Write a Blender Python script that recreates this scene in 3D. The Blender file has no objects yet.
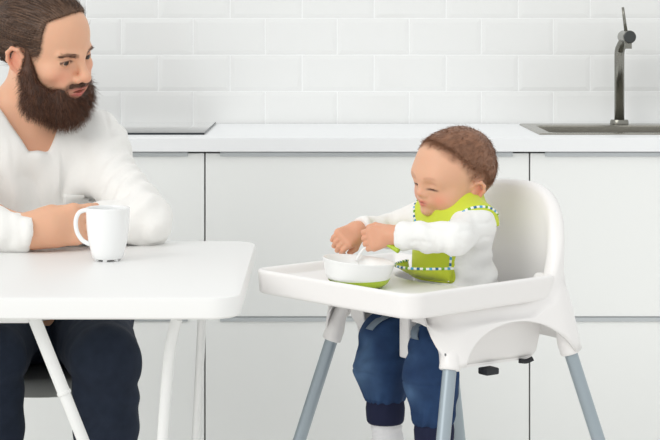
import bpy, bmesh, math, random
import numpy as np
from mathutils import Vector, Matrix
random.seed(4); RNG = np.random.default_rng(7)
C = bpy.context.scene.collection
PI = math.pi

# ------------------------------------------------------------------ colour / materials
def lin(c):
    c = c/255.0
    return c/12.92 if c <= .04045 else ((c+.055)/1.055)**2.4
def rgb(r, g, b): return (lin(r), lin(g), lin(b))
def mat(name, col, rough=.5, metal=0., coat=0., sss=0., bump=None, mottle=None, attr=False, sheen=0., spec=.5):
    """bump=(scale, strength, distance, (sx,sy,sz)); mottle=(scale, amount)"""
    m = bpy.data.materials.new(name); m.use_nodes = True
    nt = m.node_tree; b = nt.nodes['Principled BSDF']
    b.inputs['Roughness'].default_value = rough; b.inputs['Metallic'].default_value = metal
    b.inputs['Coat Weight'].default_value = coat; b.inputs['Specular IOR Level'].default_value = spec
    if sheen: b.inputs['Sheen Weight'].default_value = sheen
    if sss:
        b.inputs['Subsurface Weight'].default_value = sss
        b.inputs['Subsurface Radius'].default_value = (1, .35, .2)
        b.inputs['Subsurface Scale'].default_value = .006
    tc = nt.nodes.new('ShaderNodeTexCoord')
    if attr:
        src = nt.nodes.new('ShaderNodeAttribute'); src.attribute_name = 'Col'; out = src.outputs['Color']
    else:
        src = nt.nodes.new('ShaderNodeRGB'); src.outputs[0].default_value = (*col, 1); out = src.outputs[0]
    sc, am = mottle or (12, .03)
    n = nt.nodes.new('ShaderNodeTexNoise'); n.inputs['Scale'].default_value = sc; n.inputs['Detail'].default_value = 4
    nt.links.new(tc.outputs['Object'], n.inputs['Vector'])
    mr = nt.nodes.new('ShaderNodeMapRange'); mr.inputs['To Min'].default_value = 1-am; mr.inputs['To Max'].default_value = 1+am
    nt.links.new(n.outputs['Fac'], mr.inputs['Value'])
    mx = nt.nodes.new('ShaderNodeVectorMath'); mx.operation = 'SCALE'
    nt.links.new(out, mx.inputs[0]); nt.links.new(mr.outputs[0], mx.inputs['Scale'])
    nt.links.new(mx.outputs[0], b.inputs['Base Color'])
    if bump:
        s, st, dist, sv = bump
        mp = nt.nodes.new('ShaderNodeMapping'); mp.inputs['Scale'].default_value = sv
        nt.links.new(tc.outputs['Object'], mp.inputs['Vector'])
        n2 = nt.nodes.new('ShaderNodeTexNoise'); n2.inputs['Scale'].default_value = s; n2.inputs['Detail'].default_value = 3
        nt.links.new(mp.outputs[0], n2.inputs['Vector'])
        bp = nt.nodes.new('ShaderNodeBump'); bp.inputs['Strength'].default_value = st; bp.inputs['Distance'].default_value = dist
        nt.links.new(n2.outputs['Fac'], bp.inputs['Height']); nt.links.new(bp.outputs[0], b.inputs['Normal'])
    return m
M = {
 'tile': mat('glazed_tile', rgb(236,237,236), .12, mottle=(3,.006)),
 'grout': mat('grout', rgb(248,249,249), .7),
 'floor': mat('floor_boards', rgb(236,234,230), .5, mottle=(5,.05)),
 'wall': mat('painted_wall', rgb(236,237,238), .8),
 'worktop': mat('white_laminate', rgb(239,241,243), .35, mottle=(4,.004)),
 'front': mat('cabinet_front', rgb(239,241,240), .45, mottle=(2,.004)),
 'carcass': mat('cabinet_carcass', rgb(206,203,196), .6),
 'alu': mat('aluminium', rgb(196,201,204), .4, .6, bump=(60,.1,.001,(1,20,20))),
 'steel': mat('brushed_steel', rgb(158,155,146), .26, 1., bump=(90,.08,.001,(1,8,8))),
 'faucet': mat('dark_steel', rgb(138,137,130), .24, 1., bump=(160,.06,.0005,(1,1,12))),
 'faucet_cap': mat('faucet_cap', rgb(78,80,80), .35, .9),
 'glass': mat('black_glass', rgb(60,62,64), .04, coat=1, spec=1.0),
 'hobedge': mat('hob_edge', rgb(60,64,68), .3, .6),
 'table': mat('table_white', rgb(244,244,243), .42, mottle=(4,.004)),
 'tablemetal': mat('table_metal', rgb(240,241,240), .35),
 'ceramic': mat('mug_ceramic', rgb(246,247,247), .16, coat=.3, mottle=(8,.004)),
 'plastic': mat('high_chair_plastic', rgb(242,240,239), .32, sss=0, mottle=(6,.004)),
 'leg': mat('grey_painted_tube', rgb(160,172,180), .35, .25),
 'screw': mat('screw', rgb(120,122,124), .3, .9),
 'strap': mat('black_strap', rgb(44,46,50), .7, bump=(300,.3,.001,(1,1,1))),
 'strapgrey': mat('grey_strap', rgb(112,126,140), .7, bump=(300,.3,.001,(1,1,1))),
 'bowlwhite': mat('bowl_white', rgb(243,244,243), .3),
 'lime': mat('lime_plastic', rgb(176,200,50), .35),
 'bib': mat('lime_cloth', rgb(202,216,54), .75, bump=(220,.3,.001,(1,1,1)), mottle=(25,.05), sheen=.2),
 'trim': mat('striped_trim', (1,1,1), .8, attr=True),
 'skin': mat('skin', (1,1,1), .48, sss=.18, attr=True, mottle=(30,.035), spec=.35, bump=(350,.15,.0008,(1,1,1))),
 'hair': mat('hair', (1,1,1), .42, attr=True, mottle=(60,.22), spec=.45),
 'shirt': mat('white_jersey', rgb(243,242,239), .9, bump=(120,.25,.002,(1,1,1)), mottle=(16,.012), sheen=.2, spec=.2),
 'babyshirt': mat('white_cotton', rgb(240,240,238), .9, bump=(90,.3,.003,(1,1,1)), mottle=(16,.012), sheen=.2, spec=.2),
 'jeans': mat('dark_denim', rgb(38,46,61), .85, bump=(420,.4,.001,(1,1,1)), mottle=(40,.3), spec=.2),
 'babyjeans': mat('blue_denim', (1,1,1), .85, bump=(420,.4,.001,(1,1,1)), mottle=(60,.22), attr=True, spec=.2),
 'cuff': mat('navy_rib', rgb(34,38,62), .9, bump=(60,.8,.003,(1,1,.05)), spec=.2),
 'sock': mat('white_sock', rgb(226,226,228), .95, bump=(110,.8,.002,(1,1,.1))),
 'shoe': mat('dark_shoe', rgb(48,44,42), .6),
 'seatgrey': mat('grey_seat', rgb(138,140,138), .7),
 'eye': mat('eyeball', (1,1,1), .08, attr=True, mottle=(1,0)),
}

# ------------------------------------------------------------------ mesh helpers
def link(name, me, m, parent=None, loc=None, smooth=True):
    o = bpy.data.objects.new(name, me); C.objects.link(o)
    for mm in (m if isinstance(m, (list, tuple)) else [m]): me.materials.append(mm)
    if parent: o.parent = parent
    if loc: o.location = loc
    if smooth:
        for p in me.polygons: p.use_smooth = True
    return o
def from_bm(name, bm, m, parent=None, loc=None, smooth=False, autosmooth=None):
    bmesh.ops.recalc_face_normals(bm, faces=bm.faces)
    me = bpy.data.meshes.new(name); bm.to_mesh(me); bm.free()
    if autosmooth is not None:
        smooth = True
    o = link(name, me, m, parent, loc, smooth)
    if autosmooth is not None:
        me.set_sharp_from_angle(angle=math.radians(autosmooth))
    return o
def raw(name, V, Q, m, parent=None, colors=None, smooth=True, loc=None):
    me = bpy.data.meshes.new(name)
    V = np.asarray(V, dtype=np.float32); Q = np.asarray(Q, dtype=np.int32)
    n = Q.shape[1]
    me.vertices.add(len(V)); me.vertices.foreach_set('co', V.ravel())
    me.loops.add(Q.size); me.loops.foreach_set('vertex_index', Q.ravel())
    me.polygons.add(len(Q)); me.polygons.foreach_set('loop_start', np.arange(0, Q.size, n, dtype=np.int32))
    me.update(calc_edges=True)
    if colors is not None:
        a = me.color_attributes.new('Col', 'FLOAT_COLOR', 'POINT')
        cc = np.ones((len(V), 4), dtype=np.float32); cc[:, :3] = colors
        a.data.foreach_set('color', cc.ravel())
    return link(name, me, m, parent, loc, smooth)
def box(bm, lo, hi, bev=0, seg=2):
    r = bmesh.ops.create_cube(bm, size=1)
    s = [hi[i]-lo[i] for i in range(3)]; c = [(hi[i]+lo[i])/2 for i in range(3)]
    bmesh.ops.scale(bm, vec=s, verts=r['verts']); bmesh.ops.translate(bm, vec=c, verts=r['verts'])
    if bev:
        es = list({e for v in r['verts'] for e in v.link_edges})
        bmesh.ops.bevel(bm, geom=es, offset=bev, segments=seg, affect='EDGES', profile=.5)
def tube(bm, pts, rad, n=16, cap=True, close=False):
    pts = [Vector(p) for p in pts]
    if not isinstance(rad, (list, tuple)): rad = [rad]*len(pts)
    rings = []; up = None
    for i, p in enumerate(pts):
        a = pts[max(i-1, 0)]; b = pts[min(i+1, len(pts)-1)]
        if close: a = pts[i-1]; b = pts[(i+1) % len(pts)]
        t = (b-a).normalized()
        if up is None:
            up = Vector((0, 0, 1)) if abs(t.z) < .9 else Vector((1, 0, 0))
        s = t.cross(up).normalized(); up = s.cross(t).normalized()
        rings.append([bm.verts.new(p+rad[i]*(math.cos(2*PI*k/n)*s+math.sin(2*PI*k/n)*up)) for k in range(n)])
    m = len(rings)
    for i in range(m if close else m-1):
        A, B = rings[i], rings[(i+1) % m]
        for k in range(n): bm.faces.new((A[k], A[(k+1) % n], B[(k+1) % n], B[k]))
    if cap and not close:
        bm.faces.new(rings[0]); bm.faces.new(rings[-1][::-1])
def lathe(bm, prof, n=48, c=(0, 0, 0)):
    rings = []
    for r, z in prof:
        if r < 1e-6: rings.append([bm.verts.new((c[0], c[1], c[2]+z))])
        else: rings.append([bm.verts.new((c[0]+r*math.cos(2*PI*k/n), c[1]+r*math.sin(2*PI*k/n), c[2]+z)) for k in range(n)])
    for A, B in zip(rings, rings[1:]):
        for k in range(n):
            a, b = A[k % len(A)], A[(k+1) % len(A)]; d, e = B[k % len(B)], B[(k+1) % len(B)]
            f = [a, b, e, d]; u = []
            for v in f:
                if v not in u: u.append(v)
            if len(u) > 2: bm.faces.new(u)
def thing(name, label, cat, loc=(0, 0, 0), rotz=0, group=None):
    o = bpy.data.objects.new(name, None); C.objects.link(o); o.empty_display_size = .1
    o.location = loc; o.rotation_euler = (0, 0, rotz); o['label'] = label; o['category'] = cat
    if group: o['group'] = group
    return o
def tag(o, label, cat):
    o['label'] = label; o['category'] = cat; return o
def struct(o): o['kind'] = 'structure'; return o
def smooth_path(pts, n=8):
    P = [Vector(p) for p in pts]; P = [2*P[0]-P[1]]+P+[2*P[-1]-P[-2]]; out = []
    for i in range(1, len(P)-2):
        for k in range(n):
            t = k/n; a, b, c, d = P[i-1:i+3]
            out.append(.5*((2*b)+(c-a)*t+(2*a-5*b+4*c-d)*t*t+(3*b-a-3*c+d)*t**3))
    out.append(P[-2]); return out

# ------------------------------------------------------------------ signed-distance modelling
def axis(lo, hi, h, fine=()):
    out = [lo]
    while out[-1] < hi:
        x = out[-1]; s = h
        for a, b, f in fine:
            d = max(a-x, x-b, 0); s = min(s, f+d*.18)
        out.append(x+s)
    return np.array(out, dtype=np.float32)
class Frame:
    def __init__(s, o=(0, 0, 0), R=None, sc=1.):
        s.o = np.array(o, float); s.R = np.eye(3) if R is None else np.array(R, float); s.sc = sc   # columns = local axes in world
    def w(s, p): return s.o + s.sc*(s.R @ np.array(p, float))
    def loc(s, X, Y, Z):
        X = X-s.o[0]; Y = Y-s.o[1]; Z = Z-s.o[2]; R = s.R/s.sc
        return (X*R[0, 0]+Y*R[1, 0]+Z*R[2, 0], X*R[0, 1]+Y*R[1, 1]+Z*R[2, 1], X*R[0, 2]+Y*R[1, 2]+Z*R[2, 2])
W = Frame()
def frame(o, fwd, pitch=0, roll=0, sc=1.):
    """fwd = heading (x,y); local x = the figure's right, y = forward, z = up; pitch>0 looks down; roll>0 tips towards its left"""
    f = Vector((fwd[0], fwd[1], 0)).normalized(); r = f.cross(Vector((0, 0, 1)))
    m = Matrix((r, f, Vector((0, 0, 1)))).transposed()
    m = m @ Matrix.Rotation(-math.radians(pitch), 3, 'X') @ Matrix.Rotation(-math.radians(roll), 3, 'Y')
    return Frame(o, [list(q) for q in m], sc)
class Ell:
    def __init__(s, c, r, rot=None):
        s.c = np.array(c, float); s.r = np.array(r if hasattr(r, '__len__') else (r, r, r), float)
        s.rot = None if rot is None else np.array(Matrix.Rotation(math.radians(rot[1]), 3, rot[0]))
        s.b = (s.c, s.r.max())
    def d(s, x, y, z):
        x = x-s.c[0]; y = y-s.c[1]; z = z-s.c[2]
        if s.rot is not None:
            R = s.rot; x, y, z = x*R[0, 0]+y*R[1, 0]+z*R[2, 0], x*R[0, 1]+y*R[1, 1]+z*R[2, 1], x*R[0, 2]+y*R[1, 2]+z*R[2, 2]
        a, b, c = s.r
        k0 = np.sqrt((x/a)**2+(y/b)**2+(z/c)**2); k1 = np.sqrt((x/a**2)**2+(y/b**2)**2+(z/c**2)**2)+1e-9
        return np.where(k0 < 1e-3, -min(a, b, c), k0*(k0-1)/k1)
class Cap:
    def __init__(s, a, b, ra, rb=None, sq=(1, 1, 1)):
        s.a = np.array(a, float); s.q = np.array(b, float); s.ra = ra; s.rb = ra if rb is None else rb; s.sq = sq
        s.b = ((s.a+s.q)/2, np.linalg.norm(s.q-s.a)/2+max(s.ra, s.rb)*max(1/np.array(sq)))
    def d(s, x, y, z):
        v = s.q-s.a; L = float(v@v)
        px, py, pz = x-s.a[0], y-s.a[1], z-s.a[2]
        h = np.clip((px*v[0]+py*v[1]+pz*v[2])/L, 0, 1)
        r = s.ra+(s.rb-s.ra)*h
        return np.sqrt((s.sq[0]*(px-v[0]*h))**2+(s.sq[1]*(py-v[1]*h))**2+(s.sq[2]*(pz-v[2]*h))**2)-r
class Fn:
    def __init__(s, f, c, r): s.f = f; s.b = (np.array(c, float), r)
    def d(s, x, y, z): return s.f(x, y, z)
def rbox(x, y, z, c, h, r):
    qx = abs(x-c[0])-h[0]+r; qy = abs(y-c[1])-h[1]+r; qz = abs(z-c[2])-h[2]+r
    return np.sqrt(np.maximum(qx, 0)**2+np.maximum(qy, 0)**2+np.maximum(qz, 0)**2)+np.minimum(np.maximum(qx, np.maximum(qy, qz)), 0)-r
def smin(a, b, k):
    if k <= 0: return np.minimum(a, b)
    h = np.maximum(k-abs(a-b), 0)/k
    return np.minimum(a, b)-h*h*k*.25
class Field:
    def __init__(s, xs, ys, zs): s.x, s.y, s.z = xs, ys, zs; s.F = np.full((len(xs), len(ys), len(zs)), .5, dtype=np.float32)
    def sl(s, fr, p, pad):
        c = fr.w(p.b[0]); r = p.b[1]*fr.sc+pad; q = []
        for ax, v in zip((s.x, s.y, s.z), c):
            i = max(np.searchsorted(ax, v-r)-1, 0); j = min(np.searchsorted(ax, v+r)+1, len(ax)); q.append(slice(i, max(j, i)))
        return tuple(q)
    def ev(s, fr, p, q):
        X = s.x[q[0]][:, None, None]; Y = s.y[q[1]][None, :, None]; Z = s.z[q[2]][None, None, :]
        return (p.d(*fr.loc(X, Y, Z))*fr.sc).astype(np.float32)
    def add(s, p, k=.01, fr=W, infl=0):
        q = s.sl(fr, p, k+infl+.012)
        if 0 in s.F[q].shape: return
        s.F[q] = smin(s.F[q], s.ev(fr, p, q)-infl, k)
    def sub(s, p, k=.004, fr=W, infl=0):
        q = s.sl(fr, p, k+infl+.012)
        if 0 in s.F[q].shape: return
        s.F[q] = -smin(-s.F[q], s.ev(fr, p, q)-infl, k)
    def cut(s, f, k=.002):      # keep where f<0
        X = s.x[:, None, None]; Y = s.y[None, :, None]; Z = s.z[None, None, :]
        s.F = -smin(-s.F, -(f(X, Y, Z)+0*s.F).astype(np.float32), k)
    def mesh(s):
        F = s.F; F[0] = F[-1] = .5; F[:, 0] = F[:, -1] = .5; F[:, :, 0] = F[:, :, -1] = .5
        I = F < 0
        cnt = np.zeros(tuple(n-1 for n in F.shape), dtype=np.int8)
        for a in (0, 1):
            for b in (0, 1):
                for c in (0, 1): cnt += I[a:F.shape[0]-1+a, b:F.shape[1]-1+b, c:F.shape[2]-1+c]
        ii, jj, kk = np.nonzero((cnt > 0) & (cnt < 8))
        acc = np.zeros((len(ii), 3)); num = np.zeros(len(ii))
        ax = (s.x.astype(float), s.y.astype(float), s.z.astype(float))
        co = [(a, b, c) for a in (0, 1) for b in (0, 1) for c in (0, 1)]
        for p in co:
            for d in range(3):
                if p[d]: continue
                q = list(p); q[d] = 1
                A = F[ii+p[0], jj+p[1], kk+p[2]]; B = F[ii+q[0], jj+q[1], kk+q[2]]
                m = (A < 0) != (B < 0); t = np.where(m, A/(A-B+1e-12), 0)
                P = [ax[0][ii+p[0]], ax[1][jj+p[1]], ax[2][kk+p[2]]]; Q = [ax[0][ii+q[0]], ax[1][jj+q[1]], ax[2][kk+q[2]]]
                for e in range(3): acc[:, e] += np.where(m, P[e]+(Q[e]-P[e])*t, 0)
                num += m
        V = acc/num[:, None]
        idm = np.full(cnt.shape, -1, dtype=np.int32); idm[ii, jj, kk] = np.arange(len(ii))
        Qs = []
        for d in range(3):
            n = F.shape; a = [slice(0, n[e]) for e in range(3)]; b = list(a)
            a[d] = slice(0, n[d]-1); b[d] = slice(1, n[d])
            Sa, Sb = I[tuple(a)], I[tuple(b)]
            x = np.array(np.nonzero(Sa != Sb))
            ins = Sa[x[0], x[1], x[2]]
            u, v = [(1, 2), (2, 0), (0, 1)][d]
            def cell(du, dv):
                y = x.copy(); y[u] -= du; y[v] -= dv; return idm[y[0], y[1], y[2]]
            quad = np.stack([cell(1, 1), cell(0, 1), cell(0, 0), cell(1, 0)], 1)
            quad[~ins] = quad[~ins][:, ::-1]
            Qs.append(quad)
        Q = np.concatenate(Qs); return V, Q[(Q >= 0).all(1)]
def vnormals(V, Q):
    n = np.cross(V[Q[:, 2]]-V[Q[:, 0]], V[Q[:, 3]]-V[Q[:, 1]]); N = np.zeros_like(V)
    for k in range(4): np.add.at(N, Q[:, k], n)
    return N/(np.linalg.norm(N, axis=1)[:, None]+1e-12)
def relax(V, Q, it=2, lam=.5):
    for _ in range(it):
        S = np.zeros_like(V); c = np.zeros(len(V))
        for k in range(4):
            for j in (1, 3): np.add.at(S, Q[:, k], V[Q[:, (k+j) % 4]]); np.add.at(c, Q[:, k], 1)
        V = V+lam*(S/np.maximum(c, 1)[:, None]-V)
    return V
_lat = RNG.random((32, 32, 32))
def noise(P, s):       # smooth value noise, -1..1
    p = P*s; i = np.floor(p).astype(int); f = p-i; f = f*f*(3-2*f); out = 0
    for a in (0, 1):
        for b in (0, 1):
            for c in (0, 1):
                w = (f[:, 0] if a else 1-f[:, 0])*(f[:, 1] if b else 1-f[:, 1])*(f[:, 2] if c else 1-f[:, 2])
                out = out+w*_lat[(i[:, 0]+a) % 32, (i[:, 1]+b) % 32, (i[:, 2]+c) % 32]
    return out*2-1
def sstep(a, b, x): t = np.clip((x-a)/(b-a), 0, 1); return t*t*(3-2*t)
def gauss(P, c, r): return np.exp(-(((P-np.array(c))/np.array(r))**2).sum(1))
def mixc(col, new, w): return col*(1-w[:, None])+np.array(new)*w[:, None]
def strands(roots, dirs, length, width, cols, gravity=(0, 0, 0), curl=0., seg=3):
    """tapered three-sided hairs"""
    n = len(roots); L = length if hasattr(length, '__len__') else np.full(n, length)
    d = dirs/(np.linalg.norm(dirs, axis=1)[:, None]+1e-9); p = roots.copy()
    a = np.cross(d, RNG.normal(size=(n, 3))); a /= np.linalg.norm(a, axis=1)[:, None]; b = np.cross(d, a)
    rings = []
    for k in range(seg+1):
        w = width*(1-.85*k/seg)
        for t in range(3):
            th = 2*PI*t/3; rings.append(p+w*(math.cos(th)*a+math.sin(th)*b))
        d = d+np.array(gravity)/seg+curl*RNG.normal(size=(n, 3)); d /= np.linalg.norm(d, axis=1)[:, None]
        p = p+d*(L/seg)[:, None]
    V = np.stack(rings, 1); m = V.shape[1]; base = (np.arange(n)*m)[:, None]
    q = []
    for k in range(seg):
        for t in range(3): q.append([3*k+t, 3*k+(t+1) % 3, 3*k+3+(t+1) % 3, 3*k+3+t])
    Q = (base[:, :, None]+np.array(q)[None]).reshape(-1, 4)
    return V.reshape(-1, 3), Q, np.repeat(cols, m, axis=0)
def merge(*parts):
    V = []; Q = []; Cc = []; o = 0
    for v, q, c in parts: V.append(v); Q.append(q+o); Cc.append(c); o += len(v)
    return np.concatenate(V), np.concatenate(Q), np.concatenate(Cc)
#BODYMARK
# ================================================================== CAMERA (level, lens shifted down)
CAMH = 1.19; F = 1750.0
cd = bpy.data.cameras.new('camera'); cam = bpy.data.objects.new('camera', cd); C.objects.link(cam)
cam.location = (0, 0, CAMH); cam.rotation_euler = (PI/2, 0, 0)
cd.sensor_width = 36; cd.lens = F/660*36; cd.shift_x = 10/660; cd.shift_y = -193/660
cd.clip_end = 50
bpy.context.scene.camera = cam

# ================================================================== ROOM
YC = 4.30; YW = 4.93; ZT = .918
bm = bmesh.new(); box(bm, (-2.9, -1.2, -.02), (2.9, YW+.1, 0)); struct(from_bm('floor', bm, M['floor']))
# tiled wall: every tile a bevelled block in the wall's own mesh
bm = bmesh.new(); box(bm, (-2.9, YW+.004, 0), (2.9, YW+.1, 2.4))
tw, th, g = .2, .1, .003
z0 = CAMH-(91.5-27)/355*1.0-(th+g)
row = 0; z = z0
while z < 1.62:
    off = (121-320)/355 if row % 2 == 0 else (158-320)/355
    i0 = -12
    for i in range(i0, 14):
        x = off+i*(tw+g)+.0015
        if x < -2.5 or x+tw > 2.5: continue
        lo = max(z+.0015, ZT-.012)
        A = [(x, lo), (x+tw, lo), (x+tw, z+th+.0015), (x, z+th+.0015)]
        e = .011; Bv = [(x+e, lo+e), (x+tw-e, lo+e), (x+tw-e, z+th+.0015-e), (x+e, z+th+.0015-e)]
        v0 = [bm.verts.new((p[0], YW+.006, p[1])) for p in A]; v1 = [bm.verts.new((p[0], YW+.0034, p[1])) for p in A]; v2 = [bm.verts.new((p[0], YW+.0024, p[1])) for p in Bv]
        fs = []
        for k in range(4):
            fs.append(bm.faces.new((v0[k], v0[(k+1) % 4], v1[(k+1) % 4], v1[k]))); fs.append(bm.faces.new((v1[k], v1[(k+1) % 4], v2[(k+1) % 4], v2[k])))
        fs.append(bm.faces.new(v2))
        for f in fs: f.material_index = 1
    z += th+g; row += 1
struct(from_bm('wall_back', bm, [M['grout'], M['tile']]))

# ------------------------------------------------------------------ kitchen units
def bm_box(lo, hi, bev=.0015, seg=2):
    bm = bmesh.new(); box(bm, lo, hi, bev, seg); return bm
def cabinet(x0, label):
    w = .801; t = thing('base_cabinet', label, 'cabinet', (x0+w/2, YC+.3, 0), 0, 'white base cabinets under the worktop')
    h = w/2
    bm = bmesh.new()
    for a, b in (((-h+.001, -.262, .08), (-h+.019, .31, .877)), ((h-.019, -.262, .08), (h-.001, .31, .877)), ((-h+.019, -.262, .08), (h-.019, .31, .098)), ((-h+.019, .30, .098), (h-.019, .31, .877)), ((-h+.019, -.262, .850), (h-.019, -.20, .868)), ((-h+.019, -.262, .46), (h-.019, -.20, .49))): box(bm, a, b)
    from_bm('body', bm, M['carcass'], t)
    from_bm('plinth', bm_box((-h+.002, -.22, 0), (h-.002, -.20, .079)), M['front'], t)
    for za, zb in ((.4755, .8785), (.082, .4718)):
        d = from_bm('drawer_front', bm_box((-h+.0018, -.284, za), (h-.0018, -.264, zb), .0012), M['front'], t)
        bm = bmesh.new()
        box(bm, (-h+.038, -.2855, zb-.0005), (h-.042, -.266, zb+.0025))
        box(bm, (-h+.038, -.2880, zb-.0075), (h-.042, -.2850, zb+.0025))
        hd = from_bm('handle', bm, M['alu'], d)
        hd['label'] = 'slim grey metal handle strip'
cabinet(-1.085, 'white two-drawer base cabinet behind the seated man')
cabinet(-.284, 'white two-drawer base cabinet behind toddler, middle of the run')
cabinet(.517, 'white two-drawer base cabinet under the sink, right of the high chair')
# worktop with real sink cut-out
SX0, SX1, SY0, SY1 = .584, 1.31, YC+.148, YC+.485
bm = bmesh.new()
WX0, WX1, WY0, WY1 = -1.95, 1.95, YC-.004, YW-.004
box(bm, (WX0, WY0, ZT-.0345), (SX0, WY1, ZT), .0015); box(bm, (SX1, WY0, ZT-.0345), (WX1, WY1, ZT), .0015)
box(bm, (SX0-.002, WY0, ZT-.0345), (SX1+.002, SY0, ZT), .0015); box(bm, (SX0-.002, SY1, ZT-.0345), (SX1+.002, WY1, ZT), .0015)
bm.free()
bm = bmesh.new()
xs = [WX0, SX0, SX1, WX1]; ys = [WY0, SY0, SY1, WY1]
for zz, flip in ((ZT, 0), (ZT-.0345, 1)):
    g4 = [[bm.verts.new((x, y, zz)) for y in ys] for x in xs]
    for i in range(3):
        for j in range(3):
            if i == 1 and j == 1: continue
            bm.faces.new((g4[i][j], g4[i+1][j], g4[i+1][j+1], g4[i][j+1]))
bm.verts.ensure_lookup_table()
def side(pts):
    for a, b in zip(pts, pts[1:]+pts[:1]):
        bm.faces.new([bm.verts.new((a[0], a[1], ZT)), bm.verts.new((b[0], b[1], ZT)), bm.verts.new((b[0], b[1], ZT-.0345)), bm.verts.new((a[0], a[1], ZT-.0345))])
side([(x, WY0) for x in xs]+[(WX1, SY0), (WX1, SY1)]+[(x, WY1) for x in xs[::-1]]+[(WX0, SY1), (WX0, SY0)])
side([(SX0, SY0), (SX1, SY0), (SX1, SY1), (SX0, SY1)])
bmesh.ops.remove_doubles(bm, verts=bm.verts, dist=1e-5)
o = from_bm('worktop', bm, M['worktop']); tag(o, 'long white kitchen worktop running along the tiled wall', 'worktop')
bv = o.modifiers.new('b', 'BEVEL'); bv.width = .0015; bv.segments = 2; bv.limit_method = 'ANGLE'
# sink: flange + basin
t = thing('kitchen_sink', 'stainless steel sink set into the white worktop under the tap', 'sink', (.95, YC+.36, ZT))
bm = bmesh.new()
fx0, fx1, fy0, fy1 = -.397, .397, -.245, .205
def rr(x0, x1, y0, y1, r, z, n=6):
    out = []
    for cx, cy, a0 in ((x1-r, y1-r, 0), (x0+r, y1-r, 90), (x0+r, y0+r, 180), (x1-r, y0+r, 270)):
        for k in range(n+1):
            a = math.radians(a0+90*k/n); out.append(bm.verts.new((cx+r*math.cos(a), cy+r*math.sin(a), z)))
    return out
ix0, ix1, iy0, iy1 = SX0-.95+.006, SX1-.95-.006, SY0-YC-.36+.006, SY1-YC-.36-.006
R_ = [rr(fx0, fx1, fy0, fy1, .006, .0002), rr(fx0+.0015, fx1-.0015, fy0+.0015, fy1-.0015, .006, .0032), rr(fx0+.006, fx1-.006, fy0+.006, fy1-.006, .006, .004),
      rr(ix0-.004, ix1+.004, iy0-.004, iy1+.004, .03, .0032), rr(ix0, ix1, iy0, iy1, .03, -.001), rr(ix0+.004, ix1-.004, iy0+.004, iy1-.004, .035, -.12), rr(ix0+.04, ix1-.04, iy0+.04, iy1-.04, .04, -.155)]
for A, B in zip(R_, R_[1:]):
    for k in range(len(A)): bm.faces.new((A[k], A[(k+1) % len(A)], B[(k+1) % len(A)], B[k]))
bm.faces.new(R_[-1])
from_bm('basin', bm, M['steel'], t, autosmooth=35)
bm = bmesh.new(); lathe(bm, [(0, -.150), (.03, -.150), (.04, -.152), (.042, -.155), (0, -.155)], 24); from_bm('drain', bm, M['faucet'], t, smooth=True)
# tap
t = thing('kitchen_tap', 'brushed steel kitchen tap with thin lever behind the sink', 'tap', (.827, YC+.535, ZT+.004))
bm = bmesh.new(); lathe(bm, [(0, 0), (.0255, 0), (.0255, .006), (.0235, .012), (.014, .0125), (0, .0125)], 40); from_bm('base_ring', bm, M['faucet'], t, autosmooth=40)
bm = bmesh.new()
tube(bm, [(0, 0, .012), (0, 0, .185)]+smooth_path([(0, 0, .19), (.001, -.003, .205), (.006, -.016, .222), (.012, -.037, .238)], 6), .0136, 28)
from_bm('column', bm, M['faucet'], t, smooth=True)
bm = bmesh.new(); tube(bm, [(.0120, -.002, .241), (.0120, -.0035, .241), (.0120, -.092, .241), (.0120, -.094, .241)], [.0165, .0178, .0178, .0165], 36)
hd = from_bm('head', bm, M['faucet'], t, autosmooth=30)
bm = bmesh.new(); tube(bm, [(.0120, -.0935, .241), (.0120, -.099, .241), (.0120, -.1, .241)], [.0165, .0165, .0152], 36); c = from_bm('end_cap', bm, M['faucet_cap'], hd, autosmooth=30); c['label'] = 'dark round end cap'
bm = bmesh.new(); tube(bm, [(.011, -.074, .243), (.011, -.074, .209)], .0105, 28); from_bm('spout', bm, M['faucet'], t, autosmooth=30)
bm = bmesh.new(); tube(bm, [(.010, -.05, .252), (.004, -.048, .300), (.0015, -.047, .322)], [.0050, .0040, .0036], 16); from_bm('lever', bm, M['faucet'], t, smooth=True)
# hob
t = thing('glass_hob', 'flat glass hob set on the white worktop behind the man', 'hob', (-.585, YC+.37, ZT))
bm = bm_box((-.291, -.252, .0004), (.291, .238, .0050), .0015); from_bm('glass_top', bm, M['glass'], t, autosmooth=30)
bm = bmesh.new(); box(bm, (-.2925, -.2538, .0003), (.2925, -.2520, .0052)); box(bm, (.2912, -.2538, .0003), (.2928, .24, .0052)); box(bm, (-.2928, -.2538, .0003), (-.2912, .24, .0052))
from_bm('edge_trim', bm, M['hobedge'], t)

# ================================================================== TABLE
TZ = .75; tx1 = -.131; ty0 = 2.84; ty1 = 3.60; tx0 = tx1-1.3
t = thing('dining_table', 'white dining table with rounded corners and thin white tube legs', 'table', ((tx0+tx1)/2, (ty0+ty1)/2, 0))
bm = bmesh.new(); hx, hy, r = .65, .38, .052
def ringv(z, ins):
    out = []
    for sx, sy, a0 in ((1, 1, 0), (-1, 1, 90), (-1, -1, 180), (1, -1, 270)):
        for k in range(11):
            a = math.radians(a0+9*k); out.append(bm.verts.new((sx*(hx-r)+(r-ins)*math.cos(a), sy*(hy-r)+(r-ins)*math.sin(a), z)))
    return out
rs = [ringv(TZ-.035, .003), ringv(TZ-.032, 0), ringv(TZ-.004, 0), ringv(TZ-.0012, .0012), ringv(TZ, .004)]
for A, B in zip(rs, rs[1:]):
    for k in range(len(A)): bm.faces.new((A[k], A[(k+1) % len(A)], B[(k+1) % len(A)], B[k]))
bm.faces.new(rs[0][::-1]); bm.faces.new(rs[-1])
from_bm('tabletop', bm, M['table'], t, autosmooth=30)
cx, cy = (tx0+tx1)/2, (ty0+ty1)/2
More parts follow.
